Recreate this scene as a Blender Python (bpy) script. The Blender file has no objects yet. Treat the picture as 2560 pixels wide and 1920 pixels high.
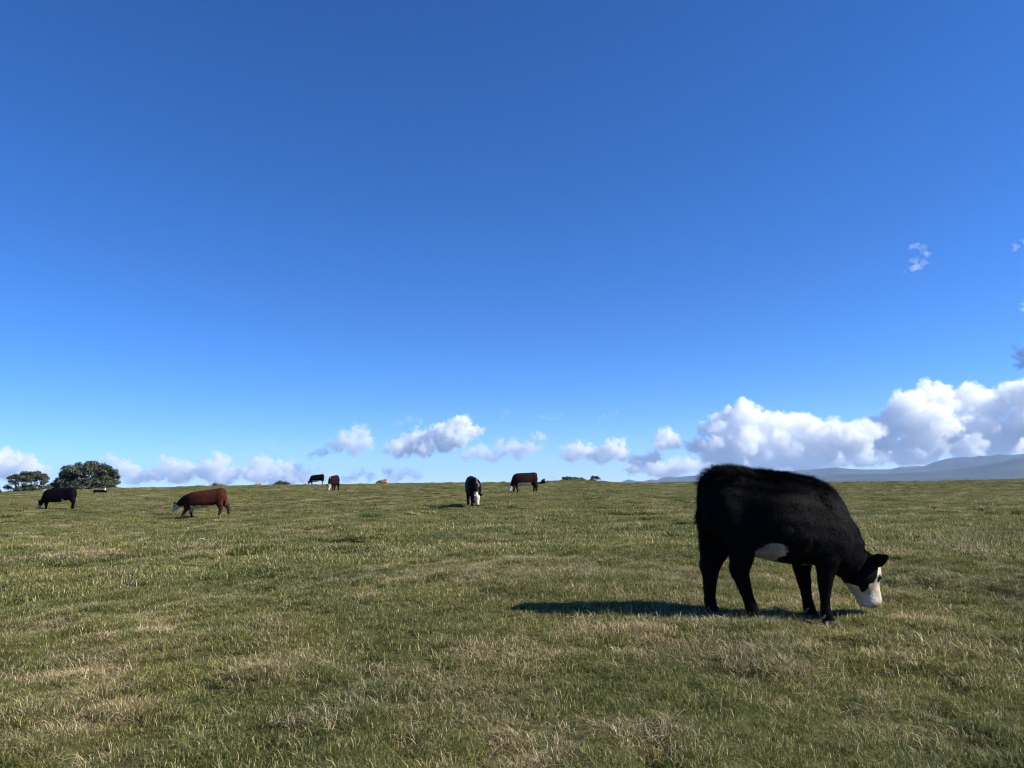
import bpy, math, random
import numpy as np
from mathutils import Vector, Matrix

R = math.radians
random.seed(7)
scene = bpy.context.scene
COL = scene.collection

# ------------------------------------------------------------------ camera, sky, sun
F = 1924.0                       # focal length in photo pixels (2560 wide)
EYE = 1.40
PITCH = math.atan((1213 - 960) / F)
ROLL = math.atan(42 / 2560.0)     # the photo is tilted: the horizon rises to the right
cam_d = bpy.data.cameras.new('camera')
cam = bpy.data.objects.new('camera', cam_d)
COL.objects.link(cam)
cam_d.sensor_width = 36.0
cam_d.lens = 36.0 * F / 2560.0
cam_d.clip_start = 0.05
cam_d.clip_end = 150000.0
cam.location = (0, 0, EYE)
cam.rotation_euler = (Matrix.Rotation(R(90) + PITCH, 3, 'X') @ Matrix.Rotation(-ROLL, 3, 'Z')).to_euler()
scene.camera = cam

SUN_AZ = R(99)                   # clockwise from the view direction (+Y)
SUN_EL = R(34.5)
world = bpy.data.worlds.new('World')
scene.world = world
world.use_nodes = True
wn, wl = world.node_tree.nodes, world.node_tree.links
wn.clear()
w_out = wn.new('ShaderNodeOutputWorld')
w_bg = wn.new('ShaderNodeBackground')
w_sky = wn.new('ShaderNodeTexSky')
w_sky.sky_type = 'NISHITA'
w_sky.sun_disc = False
w_sky.sun_elevation = SUN_EL
w_sky.sun_rotation = SUN_AZ
w_sky.altitude = 0
w_sky.air_density = 0.65
w_sky.dust_density = 0.0
w_sky.ozone_density = 9.0
w_hs = wn.new('ShaderNodeHueSaturation')
w_hs.inputs['Saturation'].default_value = 1.13
w_hs.inputs['Hue'].default_value = 0.506
w_bg.inputs['Strength'].default_value = 0.108
wl.new(w_sky.outputs[0], w_hs.inputs['Color'])
wl.new(w_hs.outputs[0], w_bg.inputs['Color'])
wl.new(w_bg.outputs[0], w_out.inputs['Surface'])

sun_dir = Vector((math.sin(SUN_AZ) * math.cos(SUN_EL), math.cos(SUN_AZ) * math.cos(SUN_EL), math.sin(SUN_EL)))
sun_d = bpy.data.lights.new('sun', 'SUN')
sun_d.energy = 4.8
sun_d.angle = R(0.53)
sun_d.color = (1.0, 0.955, 0.88)
sun = bpy.data.objects.new('sun', sun_d)
COL.objects.link(sun)
sun.location = (60, -10, 60)
sun.rotation_euler = sun_dir.to_track_quat('Z', 'Y').to_euler()

scene.view_settings.view_transform = 'Standard'
scene.view_settings.look = 'None'
scene.view_settings.exposure = 0.82
scene.view_settings.gamma = 1.0
scene.view_settings.use_curve_mapping = False
cy = scene.cycles
cy.max_bounces = 28
cy.diffuse_bounces = 3
cy.glossy_bounces = 2
cy.transmission_bounces = 4
cy.transparent_max_bounces = 12
cy.volume_bounces = 20
cy.use_denoising = True
cy.sample_clamp_indirect = 8.0
cy.filter_width = 1.15


# ------------------------------------------------------------------ helpers
def ray(px, py):
    x0, u0 = (px - 1280) / F, -(py - 960) / F
    x, u = x0 * math.cos(ROLL) + u0 * math.sin(ROLL), u0 * math.cos(ROLL) - x0 * math.sin(ROLL)
    c, s = math.cos(PITCH), math.sin(PITCH)
    return np.array([x, c - s * u, s + c * u])


def at(px, py, Y):
    """point on a pixel's ray at forward distance Y"""
    d = ray(px, py)
    return np.array([0, 0, EYE]) + d * (Y / d[1])


def nhash(ix, iy, seed):
    h = (ix.astype(np.int64) * 374761393 + iy.astype(np.int64) * 668265263 + seed * 974711) & 0x7fffffff
    h = ((h ^ (h >> 13)) * 1274126177) & 0x7fffffff
    return ((h ^ (h >> 16)) & 0xffff) / 65535.0


def vnoise(x, y, seed=0):
    x = np.asarray(x, float); y = np.asarray(y, float)
    ix, iy = np.floor(x), np.floor(y)
    fx, fy = x - ix, y - iy
    fx = fx * fx * fx * (fx * (fx * 6 - 15) + 10)
    fy = fy * fy * fy * (fy * (fy * 6 - 15) + 10)
    a, b = nhash(ix, iy, seed), nhash(ix + 1, iy, seed)
    c, d = nhash(ix, iy + 1, seed), nhash(ix + 1, iy + 1, seed)
    return (a * (1 - fx) + b * fx) * (1 - fy) + (c * (1 - fx) + d * fx) * fy


def fbm(x, y, seed=0, octs=4):
    v, a, t = 0.0, 1.0, 0.0
    for o in range(octs):
        v = v + a * vnoise(x * 2 ** o + 13.7 * o, y * 2 ** o - 7.1 * o, seed + o)
        t += a
        a *= 0.5
    return v / t


def nhash3(ix, iy, iz, seed):
    return nhash(ix + 57 * iz, iy - 131 * iz, seed)


def vnoise3(p, seed=0):
    ip = np.floor(p)
    f = p - ip
    f = f * f * (3 - 2 * f)
    r = 0.0
    for dx in (0, 1):
        for dy in (0, 1):
            for dz in (0, 1):
                w = (f[:, 0] if dx else 1 - f[:, 0]) * (f[:, 1] if dy else 1 - f[:, 1]) * (f[:, 2] if dz else 1 - f[:, 2])
                r = r + w * nhash3(ip[:, 0] + dx, ip[:, 1] + dy, ip[:, 2] + dz, seed)
    return r


def smooth(a, b, x):
    t = np.clip((x - a) / (b - a), 0, 1)
    return t * t * (3 - 2 * t)


def mesh_obj(name, verts, faces, mat=None, parent=None, shade=True):
    me = bpy.data.meshes.new(name)
    me.from_pydata([tuple(v) for v in verts], [], [tuple(f) for f in faces])
    return link_mesh(name, me, mat, parent, shade)


def link_mesh(name, me, mat=None, parent=None, shade=True):
    me.name = name
    if mat is not None and not me.materials:
        me.materials.append(mat)
    if shade and len(me.polygons):
        me.polygons.foreach_set('use_smooth', np.ones(len(me.polygons), bool))
    me.update()
    o = bpy.data.objects.new(name, me)
    COL.objects.link(o)
    if parent is not None:
        o.parent = parent
    return o


def fast_mesh(name, V, faces_idx, fsize):
    """V (n,3), faces_idx flat, all faces of fsize corners"""
    me = bpy.data.meshes.new(name)
    nf = len(faces_idx) // fsize
    me.vertices.add(len(V))
    me.vertices.foreach_set('co', np.asarray(V, np.float32).ravel())
    me.loops.add(len(faces_idx))
    me.loops.foreach_set('vertex_index', np.asarray(faces_idx, np.int32))
    me.polygons.add(nf)
    me.polygons.foreach_set('loop_start', np.arange(0, nf * fsize, fsize, dtype=np.int32))
    me.update(calc_edges=True)
    me.validate()
    return me


def set_col(me, C, name='Col'):
    a = me.color_attributes.new(name, 'FLOAT_COLOR', 'POINT')
    C = np.asarray(C, np.float32)
    if C.shape[1] == 3:
        C = np.hstack([C, np.ones((len(C), 1), np.float32)])
    a.data.foreach_set('color', C.ravel())


def tag(o, label=None, cat=None, group=None, kind=None):
    if label: o['label'] = label
    if cat: o['category'] = cat
    if group: o['group'] = group
    if kind: o['kind'] = kind
    return o


def empty(name, loc, rz=0.0):
    e = bpy.data.objects.new(name, None)
    e.empty_display_size = 0.2
    COL.objects.link(e)
    e.location = loc
    e.rotation_euler = (0, 0, rz)
    return e


def new_mat(name):
    m = bpy.data.materials.new(name)
    m.use_nodes = True
    n = m.node_tree.nodes
    n.clear()
    return m, n, m.node_tree.links


# ------------------------------------------------------------------ terrain height
ANCH = []
for px, py, Y in [(1990, 1556, 6.6), (1300, 1533, 6.9), (1500, 1460, 8.2), (1900, 1466, 8.2), (1188, 1271, 33), (1310, 1232, 51), (832, 1228, 63), (785, 1213, 97),
                  (125, 1275, 46.8), (495, 1299, 36), (255, 1234, 75), (1357, 1213, 80), (2300, 1290, 26), (2300, 1230, 60)]:
    ANCH.append(at(px, py, Y))
CREST_R = 95.0
SKYL = [(-500, 1262), (-250, 1246), (0, 1233), (150, 1227), (300, 1223), (480, 1217.5), (640, 1215), (800, 1212.5), (1000, 1210), (1200, 1208),
        (1330, 1206.5), (1400, 1203), (1450, 1201), (1500, 1204), (1560, 1208.5), (1700, 1208), (2000, 1207.5), (2150, 1206.5),
        (2260, 1205), (2400, 1202), (2560, 1198.5), (2800, 1194), (3050, 1192)]
for px, py in SKYL:
    d = ray(px, py)
    h = math.hypot(d[0], d[1])
    ANCH.append(np.array([0, 0, EYE]) + d * (CREST_R / h))
ANCH += [np.array(a, float) for a in [(0, 0, 0), (-2.5, 4, -.02), (2.5, 4, .08), (-6, 12, 0), (7, 12, .33), (-30, 15, -.15),
                                       (30, 15, .6), (0, -30, -.5), (-30, -20, -.6), (30, -20, .2), (0, -95, -2), (-90, -30, -.4), (90, -30, .8), (-95, 20, .5), (95, 20, 1.2)]]
ANCH = np.array(ANCH)


def tps(r):
    return np.where(r > 0, r * r * np.log(r + 1e-12), 0.0)


def _solve():
    n = len(ANCH)
    P = ANCH[:, :2]
    K = tps(np.linalg.norm(P[:, None] - P[None], axis=2)) + np.eye(n) * 0.3
    Q = np.hstack([np.ones((n, 1)), P])
    A = np.zeros((n + 3, n + 3))
    A[:n, :n] = K; A[:n, n:] = Q; A[n:, :n] = Q.T
    b = np.zeros(n + 3); b[:n] = ANCH[:, 2]
    return np.linalg.solve(A, b)


TW = _solve()
SEA_Z = -22.0


def base_z(x, y):
    x = np.asarray(x, float); y = np.asarray(y, float)
    r = np.hypot(x, y)
    k = np.where(r > CREST_R, CREST_R / np.maximum(r, 1e-6), 1.0)
    xs, ys = x * k, y * k
    n = len(ANCH)
    z = TW[n] + TW[n + 1] * xs + TW[n + 2] * ys
    for i in range(n):
        z = z + TW[i] * tps(np.hypot(xs - ANCH[i, 0], ys - ANCH[i, 1]))
    far = np.maximum(r - CREST_R, 0)
    z = z - 0.0012 * far ** 2 / (1 + far / 120.0) - 0.012 * far
    return np.maximum(z, SEA_Z - 4 - 0 * z)


def micro_z(x, y):
    r = np.hypot(x, y)
    m = 0.16 * (fbm(x / 7, y / 7, 3, 3) - .5) + 0.17 * (fbm(x / 1.7, y / 1.7, 11, 3) - .5)
    t = np.abs(vnoise(x / .42, y / .42, 21) - .5) * 2
    m = m + 0.075 * (t - .5) * (0.4 + 1.2 * vnoise(x / 3.1, y / 3.1, 31))
    tu = np.clip((vnoise(x / .9, y / .9, 41) - .72) / .28, 0, 1)
    m = m + 0.10 * tu ** 1.5
    return m


def ground_z(x, y):
    calm = 1 - .75 * np.exp(-((x - 1.3) / 2.2) ** 2 - ((y - 7.0) / 1.3) ** 2)   # relief flattened so the near calf's shadow lies unbroken
    return base_z(x, y) + micro_z(x, y) * calm


def gz(x, y):
    return float(ground_z(np.array([float(x)]), np.array([float(y)]))[0])


# dry (straw) grass mask
PATCH = []
for px, py, rx, ry, amp in [(960, 1782, 170, 34, 1), (949, 1707, 90, 22, .9), (359, 1585, 75, 14, 1), (139, 1550, 110, 20, .9),
                            (1516, 1602, 150, 22, .9), (1990, 1690, 160, 34, .8), (2256, 1840, 170, 60, .9), (1354, 1880, 160, 40, 1),
                            (1640, 1850, 120, 40, .7), (983, 1408, 60, 16, .9), (250, 1655, 190, 26, .7), (650, 1700, 120, 25, .6),
                            (60, 1850, 110, 40, .5), (1180, 1640, 60, 16, .5), (450, 1860, 90, 20, .5), (120, 1370, 90, 12, .7),
                            (330, 1375, 120, 12, .7), (600, 1372, 120, 12, .5), (1930, 1560, 60, 12, .4), (1750, 1560, 80, 14, .8), (2130, 1590, 60, 12, .5)]:
    # intersect ray with the (smooth) ground
    d = ray(px, py)
    s = 3.0
    for _ in range(60):
        p = np.array([0, 0, EYE]) + d * s
        s = s + (p[2] - float(base_z(np.array([p[0]]), np.array([p[1]]))[0])) / max(-d[2], .02) * .6
    p = np.array([0, 0, EYE]) + d * s
    PATCH.append((p[0], p[1], rx / F * s, ry / F * s / max(-d[2] , .05) , amp))


def track_mask(x, y):
    """worn straw-coloured cattle track crossing the far slope"""
    yc = 47.0 + 0.10 * (x + 8) + 2.2 * (vnoise(x / 9.0, x * 0 + .5, 77) - .5)
    w = 2.2 + 1.4 * vnoise(x / 5.0, x * 0 + 3.5, 78)
    return np.exp(-((y - yc) / w) ** 2) * smooth(-23, -17, x) * (1 - smooth(-4, 1, x))


def dry_mask(x, y):
    m = smooth(.54, .76, fbm(x / 1.6, y / 1.9, 51, 4)) * .40
    m = m + .36 * smooth(.58, .80, fbm(x / .5, y / .5, 61, 2))
    for (cx, cy_, rx, ry, amp) in PATCH:
        q = ((x - cx) / rx) ** 2 + ((y - cy_) / ry) ** 2
        m = m + amp * np.exp(-q * 1.1) * (.10 + 1.5 * smooth(.32, .66, fbm(x / .42, y / .42, 71, 3)))
    m = m + .8 * track_mask(x, y) * (.5 + .7 * vnoise(x / .9, y / .9, 73))
    return np.clip(m, 0, 1)


# ------------------------------------------------------------------ materials
def mat_ground():
    m, n, l = new_mat('turf_soil')
    out = n.new('ShaderNodeOutputMaterial'); b = n.new('ShaderNodeBsdfPrincipled')
    tc = n.new('ShaderNodeNewGeometry')
    n1 = n.new('ShaderNodeTexNoise'); n1.inputs['Scale'].default_value = 1.3; n1.inputs['Detail'].default_value = 8; n1.inputs['Roughness'].default_value = .7
    n2 = n.new('ShaderNodeTexNoise'); n2.inputs['Scale'].default_value = 23; n2.inputs['Detail'].default_value = 6
    r1 = n.new('ShaderNodeValToRGB')
    e = r1.color_ramp.elements
    e[0].position = .35; e[0].color = (.055, .068, .018, 1)
    e[1].position = .68; e[1].color = (.12, .105, .045, 1)
    r2 = n.new('ShaderNodeValToRGB')
    r2.color_ramp.elements[0].position = .3; r2.color_ramp.elements[0].color = (.45, .45, .45, 1)
    r2.color_ramp.elements[1].position = .7; r2.color_ramp.elements[1].color = (1.25, 1.2, 1.1, 1)
    mx = n.new('ShaderNodeMixRGB'); mx.blend_type = 'MULTIPLY'; mx.inputs[0].default_value = 1
    bp = n.new('ShaderNodeBump'); bp.inputs['Strength'].default_value = .8; bp.inputs['Distance'].default_value = .03
    l.new(tc.outputs['Position'], n1.inputs['Vector']); l.new(tc.outputs['Position'], n2.inputs['Vector'])
    l.new(n1.outputs['Fac'], r1.inputs[0]); l.new(n2.outputs['Fac'], r2.inputs[0])
    l.new(r1.outputs[0], mx.inputs[1]); l.new(r2.outputs[0], mx.inputs[2])
    l.new(n2.outputs['Fac'], bp.inputs['Height']); l.new(bp.outputs[0], b.inputs['Normal'])
    l.new(mx.outputs[0], b.inputs['Base Color'])
    b.inputs['Roughness'].default_value = .95
    b.inputs['Specular IOR Level'].default_value = .1
    l.new(b.outputs[0], out.inputs[0])
    return m


def mat_leafy(name, rough=.5, trans=.3, spec=.3, gain=1.0, noise_scale=.35, var=(.72, 1.25)):
    """blade / leaf material: colour from the mesh's own per-blade tint, drifting over the field"""
    m, n, l = new_mat(name)
    out = n.new('ShaderNodeOutputMaterial'); b = n.new('ShaderNodeBsdfPrincipled')
    tr = n.new('ShaderNodeBsdfTranslucent'); mixs = n.new('ShaderNodeMixShader')
    at_ = n.new('ShaderNodeVertexColor'); at_.layer_name = 'Col'
    g = n.new('ShaderNodeNewGeometry')
    ns = n.new('ShaderNodeTexNoise'); ns.inputs['Scale'].default_value = noise_scale; ns.inputs['Detail'].default_value = 5
    rp = n.new('ShaderNodeValToRGB')
    rp.color_ramp.elements[0].position = .33; rp.color_ramp.elements[0].color = (var[0] * gain * .92, var[0] * gain, var[0] * gain * .80, 1)
    rp.color_ramp.elements[1].position = .67; rp.color_ramp.elements[1].color = (var[1] * gain * 1.08, var[1] * gain, var[1] * gain * .82, 1)
    mx = n.new('ShaderNodeMixRGB'); mx.blend_type = 'MULTIPLY'; mx.inputs[0].default_value = 1
    l.new(g.outputs['Position'], ns.inputs['Vector']); l.new(ns.outputs['Fac'], rp.inputs[0])
    l.new(at_.outputs['Color'], mx.inputs[1]); l.new(rp.outputs[0], mx.inputs[2])
    l.new(mx.outputs[0], b.inputs['Base Color']); l.new(mx.outputs[0], tr.inputs['Color'])
    b.inputs['Roughness'].default_value = rough
    b.inputs['Specular IOR Level'].default_value = spec
    mixs.inputs[0].default_value = trans
    l.new(b.outputs[0], mixs.inputs[1]); l.new(tr.outputs[0], mixs.inputs[2])
    l.new(mixs.outputs[0], out.inputs[0])
    return m


def mat_coat(name, rough=.55, spec=.25, scale=60):
    m, n, l = new_mat(name)
    out = n.new('ShaderNodeOutputMaterial'); b = n.new('ShaderNodeBsdfPrincipled')
    a = n.new('ShaderNodeVertexColor'); a.layer_name = 'Col'
    tc = n.new('ShaderNodeTexCoord')
    ns = n.new('ShaderNodeTexNoise'); ns.inputs['Scale'].default_value = scale; ns.inputs['Detail'].default_value = 5
    ns2 = n.new('ShaderNodeTexNoise'); ns2.inputs['Scale'].default_value = 7; ns2.inputs['Detail'].default_value = 4
    rp = n.new('ShaderNodeValToRGB')
    rp.color_ramp.elements[0].position = .3; rp.color_ramp.elements[0].color = (.72, .72, .72, 1)
    rp.color_ramp.elements[1].position = .7; rp.color_ramp.elements[1].color = (1.18, 1.15, 1.1, 1)
    mx = n.new('ShaderNodeMixRGB'); mx.blend_type = 'MULTIPLY'; mx.inputs[0].default_value = 1
    bp = n.new('ShaderNodeBump'); bp.inputs['Strength'].default_value = .5; bp.inputs['Distance'].default_value = .012
    l.new(tc.outputs['Object'], ns.inputs['Vector']); l.new(tc.outputs['Object'], ns2.inputs['Vector'])
    l.new(ns2.outputs['Fac'], rp.inputs[0])
    l.new(a.outputs['Color'], mx.inputs[1]); l.new(rp.outputs[0], mx.inputs[2])
    l.new(mx.outputs[0], b.inputs['Base Color'])
    l.new(ns.outputs['Fac'], bp.inputs['Height']); l.new(bp.outputs[0], b.inputs['Normal'])
    b.inputs['Roughness'].default_value = rough
    b.inputs['Specular IOR Level'].default_value = spec
    l.new(b.outputs[0], out.inputs[0])
    return m


def mat_plain(name, col, rough=.6, spec=.3, ns_scale=0, amt=.3):
    m, n, l = new_mat(name)
    out = n.new('ShaderNodeOutputMaterial'); b = n.new('ShaderNodeBsdfPrincipled')
    b.inputs['Base Color'].default_value = (*col, 1)
    b.inputs['Roughness'].default_value = rough
    b.inputs['Specular IOR Level'].default_value = spec
    if ns_scale:
        tc = n.new('ShaderNodeTexCoord')
        ns = n.new('ShaderNodeTexNoise'); ns.inputs['Scale'].default_value = ns_scale; ns.inputs['Detail'].default_value = 6
        rp = n.new('ShaderNodeValToRGB')
        rp.color_ramp.elements[0].position = .3; rp.color_ramp.elements[0].color = tuple(c * (1 - amt) for c in col) + (1,)
        rp.color_ramp.elements[1].position = .7; rp.color_ramp.elements[1].color = tuple(c * (1 + amt) for c in col) + (1,)
        l.new(tc.outputs['Object'], ns.inputs['Vector']); l.new(ns.outputs['Fac'], rp.inputs[0]); l.new(rp.outputs[0], b.inputs['Base Color'])
        bp = n.new('ShaderNodeBump'); bp.inputs['Strength'].default_value = .4
        l.new(ns.outputs['Fac'], bp.inputs['Height']); l.new(bp.outputs[0], b.inputs['Normal'])
    l.new(b.outputs[0], out.inputs[0])
    return m


M_GROUND = mat_ground()
M_GRASS = mat_leafy('grass_blades', rough=.55, trans=.36, spec=.22, noise_scale=.45, var=(.75, 1.2))
M_LEAF = mat_leafy('tree_leaves', rough=.45, trans=.2, spec=.35, noise_scale=.5, var=(.75, 1.25))
M_COAT = mat_coat('cow_coat', rough=.6, spec=.035)
M_FUR = mat_coat('long_fur', rough=.6, spec=.045, scale=3)
M_HOOF = mat_plain('hoof_horn', (.016, .015, .015), .6, .2, 30, .3)
M_CLAW = mat_plain('dewclaw_horn', (.22, .17, .10), .5, .35, 30, .3)
M_EYE = mat_plain('eye_wet', (.006, .005, .005), .08, .6)
M_BARK = mat_plain('bark', (.10, .085, .07), .9, .1, 8, .4)

# ------------------------------------------------------------------ pasture ground
def build_ground():
    az = np.concatenate([np.linspace(-48, 48, 430), np.linspace(48, 312, 90)[1:-1]])
    az = np.radians(az)
    rr = [0.25]
    while rr[-1] < 110: rr.append(rr[-1] * 1.0105 + .004)
    while rr[-1] < 700: rr.append(rr[-1] * 1.06)
    rr = np.array(rr)
    A, Rr = np.meshgrid(az, rr)
    X, Y = np.sin(A) * Rr, np.cos(A) * Rr
    Z = ground_z(X.ravel(), Y.ravel())
    V = np.stack([X.ravel(), Y.ravel(), Z], 1)
    V = np.vstack([V, [[0, 0, gz(0, 0)]]])
    na, nr = len(az), len(rr)
    i, j = np.meshgrid(np.arange(nr - 1), np.arange(na), indexing='ij')
    j2 = (j + 1) % na
    q = np.stack([i * na + j, i * na + j2, (i + 1) * na + j2, (i + 1) * na + j], -1).reshape(-1, 4)[:, ::-1]
    t = np.stack([np.full(na, len(V) - 1), (np.arange(na) + 1) % na, np.arange(na)], 1)
    tri = np.vstack([q[:, [0, 1, 2]], q[:, [0, 2, 3]], t[:, ::1]])
    me = fast_mesh('pasture_ground', V, tri.ravel(), 3)
    o = link_mesh('pasture_ground', me, M_GROUND)
    tag(o, 'rough grazed pasture rising gently to a low crest', 'ground', kind='structure')


build_ground()


# ------------------------------------------------------------------ grass
def blades(rng, n, radius, hmin, hmax, width, lean, cols, wts, flat=0.0):
    """n bent blades, 3 triangles each, with a tint per blade"""
    a = rng.uniform(0, 2 * np.pi, n); r = radius * np.sqrt(rng.uniform(0, 1, n))
    bx, by = r * np.cos(a), r * np.sin(a)
    h = rng.uniform(hmin, hmax, n) * (1 - .35 * (r / radius) ** 2)
    th = rng.uniform(0, 2 * np.pi, n)
    ln = np.abs(rng.normal(lean, lean * .55, n))
    dx, dy = np.cos(th), np.sin(th)
    w = width * rng.uniform(.6, 1.3, n)
    ph = th + np.pi / 2 + rng.normal(0, .5, n)
    sx, sy = np.cos(ph) * w / 2, np.sin(ph) * w / 2
    m1 = .5
    x1, y1, z1 = bx + dx * h * ln * .5, by + dy * h * ln * .5, h * m1 * np.clip(1.1 - .38 * ln, .2, 1) * (1 - flat * .3)
    zt = h * np.clip(1.05 - .48 * ln, .06, 1) * (1 - flat * .5)
    x2, y2 = bx + dx * h * ln * 1.05, by + dy * h * ln * 1.05
    V = np.stack([np.stack([bx - sx, by - sy, np.full(n, -.02)], 1), np.stack([bx + sx, by + sy, np.full(n, -.02)], 1),
                  np.stack([x1 - sx * .8, y1 - sy * .8, z1], 1), np.stack([x1 + sx * .8, y1 + sy * .8, z1], 1),
                  np.stack([x2, y2, zt], 1)], 1).reshape(-1, 3)
    b = np.arange(n)[:, None] * 5
    Fc = np.concatenate([b + [0, 1, 3], b + [0, 3, 2], b + [2, 3, 4]], 1).reshape(-1, 3)
    ci = rng.choice(len(cols), n, p=np.array(wts) / sum(wts))
    C = np.array(cols)[ci] * rng.uniform(.5, 1.5, (n, 1))
    C = np.repeat(C, 5, 0)
    return V, Fc, C


G_COLS = [(.135, .156, .038), (.170, .188, .052), (.094, .118, .032), (.228, .222, .084), (.52, .45, .28), (.36, .31, .155)]
D_COLS = [(.50, .41, .27), (.60, .51, .37), (.36, .285, .165), (.22, .175, .095), (.13, .15, .04)]


def proto(name, parts):
    V = []; Fs = []; C = []; off = 0
    for v, f, c in parts:
        V.append(v); Fs.append(f + off); C.append(c); off += len(v)
    V, Fs, C = np.vstack(V), np.vstack(Fs), np.vstack(C)
    me = fast_mesh(name, V, Fs.ravel(), 3)
    set_col(me, C)
    me.materials.append(M_GRASS)
    return bpy.data.objects.new(name, me)


def scatter_group(coll):
    ng = bpy.data.node_groups.new('grass_scatter', 'GeometryNodeTree')
    ng.interface.new_socket('Geometry', in_out='INPUT', socket_type='NodeSocketGeometry')
    ng.interface.new_socket('Geometry', in_out='OUTPUT', socket_type='NodeSocketGeometry')
    n, l = ng.nodes, ng.links
    gi, go = n.new('NodeGroupInput'), n.new('NodeGroupOutput')
    iop = n.new('GeometryNodeInstanceOnPoints')
    ci = n.new('GeometryNodeCollectionInfo')
    ci.inputs['Collection'].default_value = coll
    ci.inputs['Separate Children'].default_value = True
    ci.inputs['Reset Children'].default_value = True
    iop.inputs['Pick Instance'].default_value = True

    def attr(nm, t):
        a = n.new('GeometryNodeInputNamedAttribute'); a.data_type = t; a.inputs['Name'].default_value = nm
        return a.outputs['Attribute']
    l.new(gi.outputs[0], iop.inputs['Points'])
    l.new(ci.outputs[0], iop.inputs['Instance'])
    l.new(attr('pidx', 'INT'), iop.inputs['Instance Index'])
    l.new(attr('rot', 'FLOAT_VECTOR'), iop.inputs['Rotation'])
    l.new(attr('scl', 'FLOAT_VECTOR'), iop.inputs['Scale'])
    l.new(iop.outputs[0], go.inputs[0])
    return ng


def scatter(name, P, pidx, rot, scl, ng):
    me = bpy.data.meshes.new(name)
    me.vertices.add(len(P)); me.vertices.foreach_set('co', P.astype(np.float32).ravel())
    a = me.attributes.new('pidx', 'INT', 'POINT'); a.data.foreach_set('value', pidx.astype(np.int32))
    a = me.attributes.new('rot', 'FLOAT_VECTOR', 'POINT'); a.data.foreach_set('vector', rot.astype(np.float32).ravel())
    a = me.attributes.new('scl', 'FLOAT_VECTOR', 'POINT'); a.data.foreach_set('vector', scl.astype(np.float32).ravel())
    o = bpy.data.objects.new(name, me)
    COL.objects.link(o)
    md = o.modifiers.new('scatter', 'NODES'); md.node_group = ng
    return o


def sector(rng, n, r0, r1, half):
    r = np.sqrt(rng.uniform(r0 * r0, r1 * r1, n))
    a = rng.uniform(-half, half, n)
    return r * np.sin(a), r * np.cos(a)


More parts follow.
